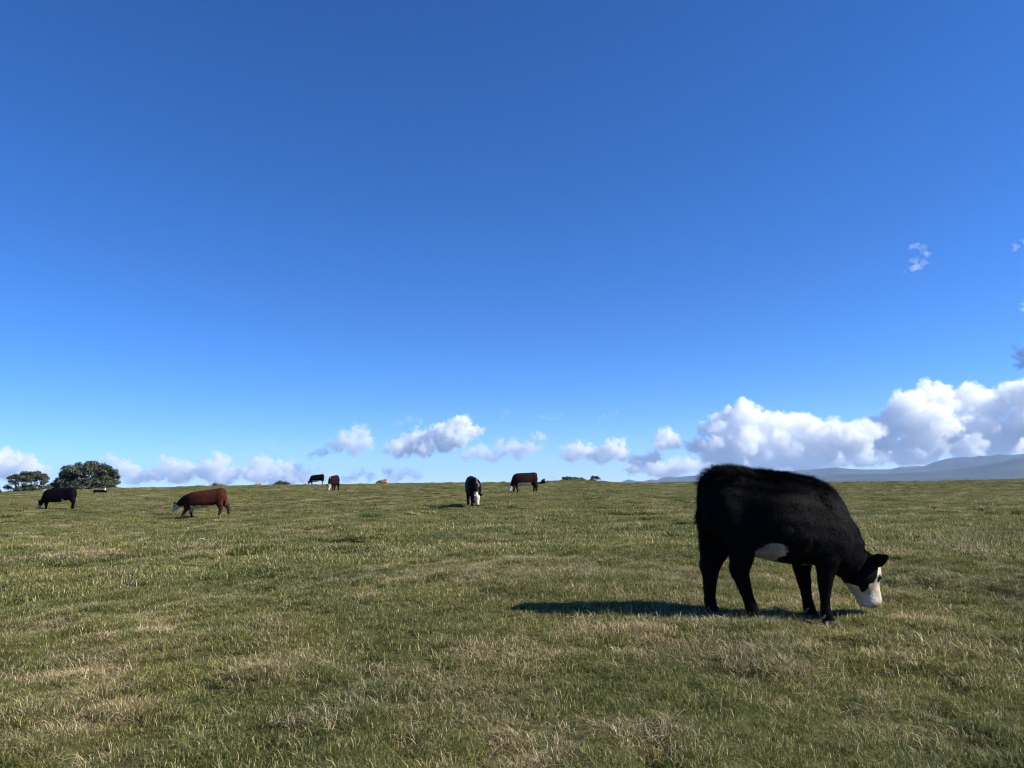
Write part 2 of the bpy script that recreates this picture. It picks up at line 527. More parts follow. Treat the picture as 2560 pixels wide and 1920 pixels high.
def build_grass():
    rng = np.random.default_rng(5)
    cg = bpy.data.collections.new('grass_tufts')
    # 0-5 green tufts, 6-9 dry tufts, 10-13 green patches, 14-16 dry patches
    for k in range(6):
        o = proto('g%02d_green' % k, [blades(rng, 80, .085, .018, .052, .0033, 1.35, G_COLS, [5, 5, 5, 3, 2.2, 2.0]),
                                     blades(rng, 8, .08, .04, .09, .0034, 1.1, G_COLS, [2, 3, 1, 3, 2, 2])])
        cg.objects.link(o)
    for k in range(4):
        o = proto('g%02d_dry' % (6 + k), [blades(rng, 46, .09, .025, .075, .0036, 1.6, D_COLS, [5, 3, 4, 3, 2], .3),
                                         blades(rng, 12, .09, .04, .11, .0034, 1.3, D_COLS, [4, 4, 2, 1, 1])])
        cg.objects.link(o)
    for k in range(4):
        o = proto('g%02d_green_patch' % (10 + k), [blades(rng, 520, .36, .03, .09, .010, .75, G_COLS, [5, 5, 5, 3, 1.5, 1.5]),
                                                  blades(rng, 90, .3, .06, .12, .010, .8, G_COLS, [2, 3, 1, 3, 3, 3])])
        cg.objects.link(o)
    for k in range(3):
        o = proto('g%02d_dry_patch' % (14 + k), [blades(rng, 380, .36, .03, .10, .010, 1.2, D_COLS, [5, 3, 4, 3, 3], .3),
                                                blades(rng, 120, .34, .05, .13, .010, .8, D_COLS, [3, 3, 2, 2, 2])])
        cg.objects.link(o)
    ng = scatter_group(cg)
    # near field: single tufts
    n = 88000
    x, y = sector(rng, n, 1.6, 17.0, R(43))
    # thin towards the far end where patches take over
    keep = rng.uniform(0, 1, n) < 1 - .45 * smooth(9, 17, np.hypot(x, y))
    keep &= rng.uniform(0, 1, n) < .35 + .65 * smooth(.22, .5, vnoise(x / .2, y / .2, 95))
    x, y = x[keep], y[keep]
    D = dry_mask(x, y)
    u = rng.uniform(0, 1, len(x))
    dry = u < .02 + .95 * D
    lush = fbm(x / 1.1, y / 1.1, 91, 3)
    s = rng.uniform(.62, 1.15, len(x)) * (.75 + .6 * lush)
    z = ground_z(x, y)
    rot = np.stack([rng.normal(0, .12, len(x)), rng.normal(0, .12, len(x)), rng.uniform(0, 6.28, len(x))], 1)
    pid = np.where(dry, 6 + rng.integers(0, 4, len(x)), rng.integers(0, 6, len(x)))
    scl = np.stack([s, s, s * rng.uniform(.7, 1.15, len(x))], 1)
    P = np.stack([x, y, z], 1)
    o = scatter('grass', P[~dry], pid[~dry], rot[~dry], scl[~dry], ng)
    tag(o, 'short green grass covering the near pasture', 'grass', kind='stuff')
    o = scatter('dry_grass', P[dry], pid[dry], rot[dry], scl[dry], ng)
    tag(o, 'straw coloured dead grass lying in patches on the pasture', 'dry grass', kind='stuff')
    # far field: patches
    r = 12.0
    xs, ys = [], []
    for r0, r1, dens in [(12, 30, 14.0), (30, 60, 8.0), (60, 112, 5.0)]:
        nn = int(dens * R(43) * (r1 * r1 - r0 * r0))
        a, b = sector(rng, nn, r0, r1, R(43))
        xs.append(a); ys.append(b)
    x, y = np.concatenate(xs), np.concatenate(ys)
    D = dry_mask(x, y)
    u = rng.uniform(0, 1, len(x))
    dry = u < .05 + .50 * D
    lush = fbm(x / 2.2, y / 2.2, 92, 3)
    rd = np.hypot(x, y)
    s = rng.uniform(.7, 1.3, len(x)) * (.7 + .7 * lush)
    z = ground_z(x, y)
    rot = np.stack([rng.normal(0, .05, len(x)), rng.normal(0, .05, len(x)), rng.uniform(0, 6.28, len(x))], 1)
    pid = np.where(dry, 14 + rng.integers(0, 3, len(x)), 10 + rng.integers(0, 4, len(x)))
    tus = np.where(rng.uniform(0, 1, len(x)) < .02, 1.8, 1.0)
    scl = np.stack([s, s, s * rng.uniform(.7, 1.2, len(x)) * tus * (1 - .5 * track_mask(x, y))], 1)
    # taller tussocks standing out of the grazed sward
    nc = 520
    cx, cy_ = sector(rng, nc, 6.0, 80.0, R(43))
    ex, ey = sector(rng, 420, 84.0, 98.0, R(43))
    cx, cy_ = np.concatenate([cx, ex]), np.concatenate([cy_, ey]); nc = len(cx)
    cr = np.hypot(cx, cy_)
    k = rng.integers(4, 9, nc)
    tx = np.repeat(cx, k) + rng.normal(0, .13, k.sum()); ty = np.repeat(cy_, k) + rng.normal(0, .10, k.sum())
    tz = ground_z(tx, ty)
    near = np.repeat(cr, k) < 22
    tdry = np.repeat(rng.uniform(0, 1, nc) < .3, k) & (rng.uniform(0, 1, k.sum()) < .8)
    tp = np.where(near, np.where(tdry, 6 + rng.integers(0, 4, len(tx)), rng.integers(0, 6, len(tx))), np.where(tdry, 14 + rng.integers(0, 3, len(tx)), 10 + rng.integers(0, 4, len(tx))))
    ts = np.where(near, rng.uniform(1.3, 2.1, len(tx)), rng.uniform(.5, .9, len(tx)))
    tzs = np.where(near, rng.uniform(1.5, 2.4, len(tx)), rng.uniform(1.4, 2.4, len(tx)))
    x, y, z = np.concatenate([x, tx]), np.concatenate([y, ty]), np.concatenate([z, tz])
    pid = np.concatenate([pid, tp])
    scl = np.vstack([scl, np.stack([ts, ts, tzs], 1)])
    rot = np.vstack([rot, np.stack([rng.normal(0, .1, len(tx)), rng.normal(0, .1, len(tx)), rng.uniform(0, 6.28, len(tx))], 1)])
    P = np.stack([x, y, z], 1)
    o = scatter('far_grass', P, pid, rot, scl, ng)
    tag(o, 'rough mixed green and straw grass covering the slope up to the crest', 'grass', kind='stuff')


build_grass()


# ------------------------------------------------------------------ cows
def loft(rings, pear=0.0):
    """rings: list of (centre, axis_a*ra, axis_b*rb); superellipse section, closed"""
    V, Fc = [], []
    N = 20
    for c, a, b in rings:
        for k in range(N):
            t = 2 * math.pi * k / N
            ct, st = math.cos(t), math.sin(t)
            e = .86
            V.append(c + a * math.copysign(abs(ct) ** e, ct) + b * math.copysign(abs(st) ** e, st) * (1 - pear * ct))
    m = len(rings)
    for i in range(m - 1):
        for k in range(N):
            k2 = (k + 1) % N
            Fc.append((i * N + k, i * N + k2, (i + 1) * N + k2, (i + 1) * N + k))
    V.append(rings[0][0]); V.append(rings[-1][0])
    c0, c1 = len(V) - 2, len(V) - 1
    for k in range(N):
        k2 = (k + 1) % N
        Fc.append((c0, k2, k))
        Fc.append((c1, (m - 1) * N + k, (m - 1) * N + k2))
    return V, Fc


def path_rings(pts, lat, up=None):
    """pts: (x,y,z,r_in_plane,r_lateral); lat: lateral vector or list"""
    rings = []
    n = len(pts)
    for i, p in enumerate(pts):
        c = Vector(p[:3])
        a, b = Vector(pts[max(i - 1, 0)][:3]), Vector(pts[min(i + 1, n - 1)][:3])
        t = (b - a).normalized()
        l = (lat[i] if isinstance(lat, list) else lat)
        l = (l - t * l.dot(t)).normalized()
        nrm = l.cross(t).normalized()
        rings.append((c, nrm * p[3], l * p[4]))
    return rings


def subdiv_path(pts, k=3):
    """Catmull-Rom refine of a list of tuples"""
    P = np.array(pts, float)
    n = len(P)
    out = []
    for i in range(n - 1):
        p0, p1, p2, p3 = P[max(i - 1, 0)], P[i], P[i + 1], P[min(i + 2, n - 1)]
        for j in range(k):
            t = j / k
            out.append(.5 * ((2 * p1) + (-p0 + p2) * t + (2 * p0 - 5 * p1 + 4 * p2 - p3) * t * t + (-p0 + 3 * p1 - 3 * p2 + p3) * t ** 3))
    out.append(P[-1])
    return [tuple(o) for o in out]


TORSO = [(-.005, 1.10, .90, .07), (.02, 1.195, .79, .145), (.06, 1.25, .73, .19), (.12, 1.273, .68, .222), (.20, 1.278, .63, .240), (.32, 1.268, .58, .240), (.46, 1.248, .535, .268),
         (.60, 1.238, .505, .295), (.75, 1.225, .49, .292), (.88, 1.21, .485, .268), (.99, 1.19, .475, .24), (1.09, 1.135, .47, .21),
         (1.17, 1.06, .48, .175), (1.225, .96, .55, .12), (1.25, .86, .62, .07)]
NECK_GRAZE = [(1.00, .80, .24, .19), (1.09, .71, .225, .155), (1.175, .60, .185, .122), (1.26, .525, .15, .10)]
HEAD_GRAZE = [(1.30, .515, .10, .075), (1.32, .475, .135, .105), (1.34, .405, .135, .115), (1.36, .335, .112, .098), (1.385, .27, .088, .077),
              (1.40, .215, .082, .072), (1.407, .175, .080, .074), (1.41, .148, .058, .058)]
NECK_LOW = [(1.00, .90, .27, .19), (1.18, .86, .22, .15), (1.34, .78, .175, .115), (1.46, .70, .14, .10)]
HEAD_LOW = [(1.50, .70, .09, .075), (1.535, .655, .130, .105), (1.58, .60, .132, .112), (1.63, .54, .11, .095), (1.675, .485, .088, .077),
            (1.715, .44, .073, .066), (1.745, .405, .066, .066), (1.762, .385, .045, .05)]
NECK_UP = [(1.00, .90, .27, .19), (1.12, 1.02, .22, .15), (1.20, 1.16, .16, .115), (1.25, 1.27, .13, .10)]
HEAD_UP = [(1.27, 1.34, .09, .075), (1.31, 1.325, .130, .105), (1.375, 1.29, .132, .112), (1.44, 1.25, .11, .095), (1.50, 1.215, .088, .077),
           (1.55, 1.185, .073, .066), (1.58, 1.165, .066, .066), (1.60, 1.155, .045, .05)]


def fore_leg(hx, dx=0.0):
    """chain from shoulder to pastern; hx hoof x offset, dx knee offset"""
    k = hx
    return [(1.02, .80, .15, .075), (1.00, .66, .145, .085), (1.00 + k * .1, .56, .115, .08), (1.005 + k * .25 + dx * .4, .47, .085, .067), (1.02 + k * .4 + dx * .8, .39, .064, .055),
            (1.03 + k * .5 + dx, .34, .062, .057), (1.028 + k * .62 + dx * .8, .28, .047, .046), (1.022 + k * .75 + dx * .4, .19, .042, .041), (1.022 + k * .88, .12, .052, .048),
            (1.032 + k * .96, .08, .045, .045), (1.042 + k, .045, .052, .05)]


def hind_leg(hx):
    k = hx
    return [(.19, 1.00, .18, .10), (.205 + k * .10, .84, .20, .12), (.21 + k * .25, .70, .17, .11), (.17 + k * .42, .58, .128, .088), (.13 + k * .55, .50, .10, .066),
            (.105 + k * .62, .44, .09, .06), (.108 + k * .72, .37, .072, .055), (.118 + k * .82, .28, .058, .049), (.125 + k * .90, .19, .052, .046), (.13 + k * .95, .12, .058, .052),
            (.148 + k * .98, .08, .049, .048), (.165 + k, .045, .056, .053)]


CALF_LEGS = [
    [(1.02, .80, .15, .08), (1.01, .66, .14, .09), (.995, .56, .102, .085), (.98, .47, .076, .066), (.968, .39, .061, .056), (.960, .33, .058, .056), (.956, .27, .049, .048),
     (.955, .19, .043, .042), (.957, .12, .051, .048), (.966, .08, .046, .045), (.978, .045, .052, .05)],
    [(.98, .80, .15, .08), (.92, .66, .13, .09), (.868, .56, .098, .085), (.855, .47, .078, .066), (.862, .39, .062, .056), (.87, .34, .059, .056), (.875, .28, .049, .048),
     (.883, .19, .043, .042), (.895, .12, .051, .048), (.908, .08, .046, .045), (.922, .045, .052, .05)],
    [(.24, 1.0, .18, .10), (.28, .84, .19, .12), (.30, .70, .155, .11), (.290, .58, .112, .088), (.278, .50, .088, .07), (.262, .43, .082, .062), (.278, .36, .064, .054), (.298, .28, .052, .048),
     (.325, .19, .049, .046), (.345, .12, .055, .05), (.365, .08, .048, .047), (.385, .045, .055, .053)],
    [(.17, 1.0, .17, .10), (.165, .84, .185, .12), (.15, .70, .155, .11), (.112, .58, .118, .088), (.085, .50, .094, .07), (.066, .44, .088, .062), (.064, .37, .068, .054), (.058, .28, .054, .048),
     (.052, .19, .051, .046), (.057, .12, .056, .05), (.072, .08, .049, .047), (.087, .045, .056, .053)]]


def hoof_mesh(name, parent, x, y, z, sc, tilt=0):
    V, Fc = [], []
    for s in (-1, 1):
        rings = []
        for hz, rx, ry, dx in ((.062, .046, .024, -.012), (.03, .053, .027, 0.0), (-.012, .062, .029, .012)):
            rings.append((Vector((x + dx * sc, y + s * .027 * sc, z + hz * sc)), Vector((rx * sc, 0, 0)), Vector((0, ry * sc, 0))))
        v, f = loft(rings)
        o = len(V)
        V += v; Fc += [tuple(i + o for i in q) for q in f]
    return mesh_obj(name, V, Fc, M_HOOF, parent)


BLACK = np.array((.0034, .0033, .0038)); WHITE = np.array((.61, .54, .43)); RED = np.array((.060, .018, .011)); DKBR = np.array((.022, .009, .008)); TAN = np.array((.48, .30, .17))
PINK = np.array((.50, .32, .24))


def make_cow(label, group, loc, heading, sc=1.0, dL=0.0, belly=0.0, pose='graze', yaw=0.0, legs=(0, 0, 0, 0), kind=BLACK, marks=(),
             voxel=.02, fur=0, lie=False, tail_side=0.0, droop=0.0, name='cow', sink=0.0, chains=None, hs=1.0, back=0.0):
    base = (loc[0], loc[1], gz(loc[0], loc[1]) - sink)
    root = empty(name, base, heading)
    tag(root, label, 'cow', group)
    ch, sh = math.cos(heading), math.sin(heading)
    cx0 = .62 + dL * .5                              # local x of the thing's origin
    lz = -.52 if lie else 0.0

    def xs(x):
        return x + min(max((x - .3) / .6, 0), 1) * dL

    def W(x, y, z):                                  # canonical -> local metres
        return Vector(((xs(x) - cx0) * sc, y * sc, z * sc))

    def off(x, y):                                   # ground height under a local point, relative to the root
        p = W(x, y, 0)
        return (gz(base[0] + p.x * ch - p.y * sh, base[1] + p.x * sh + p.y * ch) - base[2] - sink) / sc

    parts = []
    # torso
    tor = []
    for x, zt, zb, hw in subdiv_path(TORSO, 3):
        zt += back * math.exp(-((x - .45) / .5) ** 4)
        zb2 = zb - belly * math.exp(-((x - .68) / .3) ** 2)
        tor.append((W(x, 0, (zt + zb2) / 2 + lz), Vector((0, 0, (zt - zb2) / 2 * sc)), Vector((0, hw * sc * (1 + belly), 0))))
    # ground slope along the cow: tilt by average of fore / hind ground
    zf = .5 * (off(1.03, -.13) + off(1.03, .13)); zh = .5 * (off(.2, -.14) + off(.2, .14))

    def lift(x):
        return zh + (zf - zh) * min(max((x - .2) / .83, 0), 1.15)

    tor = [(c + Vector((0, 0, lift((c.x / sc + cx0) / (1 + dL)) * sc)), a, b) for c, a, b in tor]
    parts.append(loft(tor, .17))
    # neck + head with a progressive yaw
    nk, hd = {'graze': (NECK_GRAZE, HEAD_GRAZE), 'low': (NECK_LOW, HEAD_LOW), 'up': (NECK_UP, HEAD_UP)}[pose]
    chain = subdiv_path([(p[0], 0, p[1], p[2], p[3]) for p in nk], 3) + subdiv_path([(p[0], 0, p[1], p[2], p[3]) for p in hd], 3)
    nn = len(chain)
    n_neck = 3 * (len(nk) - 1) + 1
    cur = Vector((chain[0][0], 0.0)); ang = 0.0
    pts, lats = [], []
    prev = chain[0]
    for i, p in enumerate(chain):
        ang = yaw * min(1.0, i / (n_neck + 2))
        step = p[0] - prev[0]
        cur = cur + Vector((math.cos(ang), math.sin(ang))) * step
        zz = p[2] + lz + lift(1.05)
        if pose == 'graze':
            t = i / (nn - 1)
            zz -= droop * t
        w = W(cur.x, 0, zz)
        hk = hs if i >= n_neck else 1 + (hs - 1) * i / n_neck
        pts.append((w.x, cur.y * sc, w.z, p[3] * sc * hk, p[4] * sc * hk))
        lats.append(Vector((-math.sin(ang), math.cos(ang), 0)))
        prev = p
    parts.append(loft(path_rings(pts[:n_neck + 3], lats[:n_neck + 3])))
    parts.append(loft(path_rings(pts[n_neck:], lats[n_neck:])))
    hp = [Vector(p[:3]) for p in pts[n_neck:]]
    h_lat = lats[-1]
    P0, P1 = hp[0], hp[-1]
    h_ax = (P1 - P0); h_len = h_ax.length; h_ax = h_ax / h_len
    h_fr = h_ax.cross(h_lat).normalized()            # forehead side
    if h_fr.x * math.cos(yaw) + h_fr.y * math.sin(yaw) < 0 and pose != 'up': h_fr = -h_fr
    if pose == 'up' and h_fr.z < 0: h_fr = -h_fr
    # ears: flat leaves out of the sides of the poll
    for s in (-1, 1):
        b0 = P0 + h_ax * (.13 * h_len) + h_lat * (s * .075 * sc) + h_fr * (.03 * sc)
        dr = (h_lat * (s * 1.0) + h_fr * .85 - h_ax * .62).normalized()
        wid = dr.cross(h_fr).normalized()
        thick = dr.cross(wid).normalized()
        er = []
        for t, wd, th in ((-.12, .028, .028), (.1, .03, .024), (.3, .05, .02), (.55, .058, .018), (.8, .042, .016), (1.0, .012, .010)):
            er.append((b0 + dr * (t * .215 * sc) - Vector((0, 0, .02 * sc * t * t)), wid * (wd * sc), thick * (max(th * sc, voxel * .8))))
        parts.append(loft(er))
    # jaw muscle / brow bumps
    # bone and muscle under the skin: hook bones, shoulder blades, stifles, brisket
    def knob(x, y, z, rx, ry, rz):
        c = W(x, y, z + lz + lift(x))
        rings = []
        for q in range(1, 8):
            th = math.pi * q / 8
            rings.append((c + Vector((0, 0, -math.cos(th) * rz * sc)), Vector((math.sin(th) * rx * sc, 0, 0)), Vector((0, math.sin(th) * ry * sc, 0))))
        parts.append(loft(rings))
    for s in (-1, 1):
        knob(.26, s * .135, 1.175, .08, .06, .055)
        knob(.035, s * .07, 1.14, .045, .045, .05)
        knob(.98, s * .145, .92, .10, .075, .19)
        knob(1.10, s * .12, .74, .09, .07, .10)
        knob(.66, s * .17, .78, .20, .135, .20)
    knob(1.15, 0, .50, .09, .06, .085)
    # legs
    hoof_xy = []
    if not lie:
        spec = [(fore_leg(legs[0]), -.125), (fore_leg(legs[1]), .125), (hind_leg(legs[2]), -.13), (hind_leg(legs[3]), .13)]
        if chains: spec = [(c, y) for c, (_, y) in zip(chains, spec)]
        for chn, y in spec:
            hx = chn[-1][0]
            g = off(hx, y)
            is_f = chn[0][0] > .6
            top = lift(1.0 if is_f else .25)
            pp = []
            for (x, z, ra, rb) in chn:
                t = min(max(z / .7, 0), 1)
                yy = y * (1.0 if z < .6 else .85)
                w = W(x, yy, z + g * (1 - t) + top * t)
                k = (1.16 if voxel > .015 else 1.05 - .13 * (1 - min(z / .45, 1)))
                pp.append((w.x, w.y, w.z, ra * sc * k, rb * sc * k))
            parts.append(loft(path_rings(subdiv_path(pp, 2), Vector((0, 1, 0)))))
            hw = W(hx, y, g)
            hoof_xy.append((hw.x + .008 * sc, hw.y, hw.z))
    else:
        for s in (-1, 1):
            g = off(.3, s * .3)
            pp = [W(.12, s * .2, .30 + g), W(.30, s * .30, .22 + g), W(.48, s * .33, .12 + g), W(.30, s * .36, .06 + g), W(.14, s * .35, .05 + g)]
            rr = [.17, .15, .09, .06, .05]
            parts.append(loft(path_rings([(*p, r * sc, r * .8 * sc) for p, r in zip(pp, rr)], Vector((0, 0, 1)))))
            g = off(1.0, s * .2)
            pp = [W(.98, s * .14, .30 + g), W(1.10, s * .18, .14 + g), W(1.2, s * .19, .08 + g), W(1.08, s * .20, .05 + g), W(.95, s * .20, .05 + g)]
            rr = [.13, .09, .065, .05, .045]
            parts.append(loft(path_rings([(*p, r * sc, r * .8 * sc) for p, r in zip(pp, rr)], Vector((0, 0, 1)))))
    # tail with its brush
    tz = lz + lift(.02)
    if not lie:
        tl = [(.09, 1.225, .032), (.03, 1.20, .033), (-.002, 1.13, .028), (-.013, 1.0, .025), (-.012, .85, .024), (-.008, .70, .028), (-.002, .58, .038), (.0, .49, .034), (.005, .42, .014)]
    else:
        tl = [(.06, 1.235, .035), (.005, 1.21, .034), (-.045, 1.10, .028), (-.06, .95, .023), (-.06, .80, .021), (-.07, .66, .03), (-.09, .58, .03)]
    pp = []
    for i, (x, z, r) in enumerate(tl):
        w = W(x, tail_side * (i / len(tl)) ** 2, z + tz)
        pp.append((w.x, w.y, w.z, max(r * sc, voxel * .95), max(r * sc, voxel * .95)))
    parts.append(loft(path_rings(subdiv_path(pp, 3), Vector((0, 1, 0)))))
    # union -> one continuous skin
    V, Fc = [], []
    for v, f in parts:
        o = len(V); V += v; Fc += [tuple(i + o for i in q) for q in f]
    tmp = mesh_obj('body_tmp', V, Fc, None, None, False)
    rm = tmp.modifiers.new('r', 'REMESH'); rm.mode = 'VOXEL'; rm.voxel_size = voxel * min(sc, 1.1)
    sm = tmp.modifiers.new('s', 'SMOOTH'); sm.factor = .5; sm.iterations = 5 if voxel < .015 else 3
    bpy.context.view_layer.update()
    dg = bpy.context.evaluated_depsgraph_get()
    me = bpy.data.meshes.new_from_object(tmp.evaluated_get(dg))
    bpy.data.objects.remove(tmp, do_unlink=True)
    nv = len(me.vertices)
    co = np.empty(nv * 3); me.vertices.foreach_get('co', co); co = co.reshape(-1, 3)
    nz = np.empty(nv * 3); me.vertices.foreach_get('normal', nz); nz = nz.reshape(-1, 3)
    C = cow_colours(co, nz, kind, marks, sc, dL, cx0, np.array(P0), np.array(h_ax), h_len, np.array(h_fr), np.array(h_lat), lz)
    # hairy unevenness of the winter coat
    if fur:
        co2 = co + nz * ((vnoise3(co * 14 / sc, 5) - .5) * .012 * sc)[:, None]
        me.vertices.foreach_set('co', co2.ravel())
        co = co2
    set_col(me, C)
    body = link_mesh('body', me, M_COAT, root)
    for x, y, z in hoof_xy:
        hoof_mesh('hoof', root, x, y, z, sc)
    for s in (-1, 1):
        e = P0 + h_ax * (.40 * h_len) + h_lat * (s * .094 * sc * hs) + h_fr * (.066 * sc * hs)
        eyeball(root, e, .021 * sc)
    if fur:
        add_fur(root, me, co, nz, C, sc, fur, np.array(P0), np.array(h_ax), h_len)
        for (x, y, z) in hoof_xy:
            dewclaws(root, x, y, z, sc)
    return root


def eyeball(root, c, r):
    V, Fc = [], []
    rings = []
    for k in range(1, 8):
        t = math.pi * k / 8
        rings.append((c + Vector((0, 0, -math.cos(t) * r)), Vector((math.sin(t) * r, 0, 0)), Vector((0, math.sin(t) * r, 0))))
    v, f = loft(rings)
    mesh_obj('eye', v, f, M_EYE, root)


def dewclaws(root, x, y, z, sc):
    for s in (-1, 1):
        c = Vector((x - .055 * sc, y + s * .03 * sc, z + .105 * sc))
        v, f = loft([(c + Vector((-.008, 0, -.018)) * sc * k, Vector((.016, 0, .006)) * sc * w, Vector((0, .014, 0)) * sc * w) for k, w in ((-1, .5), (0, 1), (1, .9), (1.5, .3))])
        mesh_obj('dewclaw', v, f, M_CLAW, root)


def cow_colours(co, nz, kind, marks, sc, dL, cx0, P0, ax, L, fr, lat, lz):
    n = len(co)
    C = np.tile(kind, (n, 1)).astype(float)
    C *= (.62 + .5 * vnoise3(co * 4, 9) + .35 * vnoise3(co * 13, 19))[:, None]
    x = co[:, 0] / sc + cx0                         # metres along the body
    xt = x / (1.24 + dL)
    y = co[:, 1] / sc
    z = co[:, 2] / sc - lz
    wob = (vnoise3(co * 9 / sc, 1) - .5) * .09 + (vnoise3(co * 30 / sc, 2) - .5) * .035
    q = (co - P0) / sc
    t = q @ ax / (L / sc) + wob * .8
    f = q @ fr
    lt = q @ lat
    radial = np.sqrt(f ** 2 + lt ** 2)
    head = (t > -.1) & (t < 1.25) & (radial < .21)

    def paint(mask, col):
        q2 = co[mask]
        C[mask] = col * (.80 + .28 * vnoise3(q2 * 12, 4) + .22 * (vnoise3(q2 * 45, 6) - .3))[:, None]

    if 'face' in marks:
        paint(head & (t > .30 + .9 * np.clip(-f - .02, 0, 1) + .0 * f) & (np.abs(lt) < .135), WHITE)
        paint(head & (t > .12) & (f > .065) & (np.abs(lt) < .10), WHITE)
    if 'face_cheek' in marks:      # the near calf: black poll, ears and cheek, cream lower face
        thr = np.interp(f + wob * .3, [-.16, -.125, -.10, -.07, -.035, .02, .05, .085, .12], [.36, .40, .58, .55, .44, .47, .40, .13, .04])
        paint(head & (t > thr) & (np.abs(lt) < .16), WHITE * .92)
        dirt = smooth(.45, .75, vnoise3(co * 26, 14)) * .45 * (head & (t > thr))
        C *= 1 - dirt[:, None] * np.array([.25, .45, .7])
        paint(head & (t > .90 + wob) & (f > -.05), PINK * .8)
        for sg in (-1, 1):
            paint(head & ((t - .93) ** 2 * .13 + (f - .045) ** 2 + (lt - sg * .045) ** 2 < .017 ** 2), PINK * .12)
        paint(head & (np.abs(t - .985 - wob * .3) < .03) & (f < .0) , PINK * .35)
        for sg in (-1, 1):
            de = (t - .41) ** 2 * .13 + (f - .07) ** 2 + (lt - sg * .10) ** 2
            paint(head & (de < .036 ** 2), BLACK * 6)
    if 'face_dark_eye' in marks:
        paint(head & (t > .05) & (np.abs(lt) < .15), WHITE)
        paint(head & (t > .22) & (t < .98) & (f + wob > -.005) & (np.abs(lt) > .03), BLACK * 2)
        paint(head & (t > .9), BLACK * 3)
        paint(head & (t > .78) & (f < .0), WHITE)
    if 'muzzle' in marks:
        paint(head & (t > .62) & (t < .93), WHITE * .5)
    if 'crest' in marks:
        paint((~head) & (xt > .86) & (nz[:, 2] > .45) & (np.abs(y + .02) < .03 + wob * .4), WHITE * .7)
    if 'neck_patch' in marks:
        paint((~head) & (x > 1.0 + dL) & (z + wob > .62) & (np.abs(y - .10 + wob) < .03) & (vnoise3(co * 26, 3) > .58), WHITE * .7)
    if 'chest' in marks:
        paint((xt > .78) & (z + wob < .60) & (z > .30) & (np.abs(y) < .075 + wob * .3), WHITE)
    if 'belly' in marks:
        paint((xt > .27) & (xt < .80) & (z + wob * .7 < .60 - .0 * x) & (z > .36) & (np.abs(y) < .30), WHITE)
    if 'belly_patches' in marks:
        wb = wob * .5
        e1 = ((x - .52 - wb) / .15) ** 2 + ((z - .535 - wb) / .135) ** 2 < 1
        cut = ((z > .498) & (z < .56) & (x > .575)) | ((x > .63) & (z < .6))
        paint(e1 & ~cut & (z > .40) & (x > .395), WHITE * .55)  # cream marking, dimmed to carry the belly's shade in its colour
        paint((x > .80) & (x < 1.02) & (z + wb < .56) & (z > .40) & (np.abs(y) < .05) & (nz[:, 2] < .2), WHITE * .75)
    if 'flank_spot' in marks:
        paint((xt > .30) & (xt < .37) & (z + wob < .60) & (z > .4), WHITE)
    if 'socks' in marks:
        paint((z + wob < .34), WHITE * .9)
    if 'hind_sock' in marks:
        paint((x < .5) & (z + wob < .50) & (y + .3 * wob > 0), WHITE * .9)
        paint((x < .5) & (z + wob < .30), WHITE * .8)
    if 'pale_noise' in marks:
        paint(head & (t > .85), PINK)
    if 'neck_shade' in marks:  # shade on the neck multiplied into the coat colour
        k = smooth(.50, 1.0, xt) * .55 * smooth(.45, .65, z)
        C *= (1 - k)[:, None]
    if 'nose' in marks:
        paint(head & (t > .96) & (f > -.03), PINK * .9)
    return C


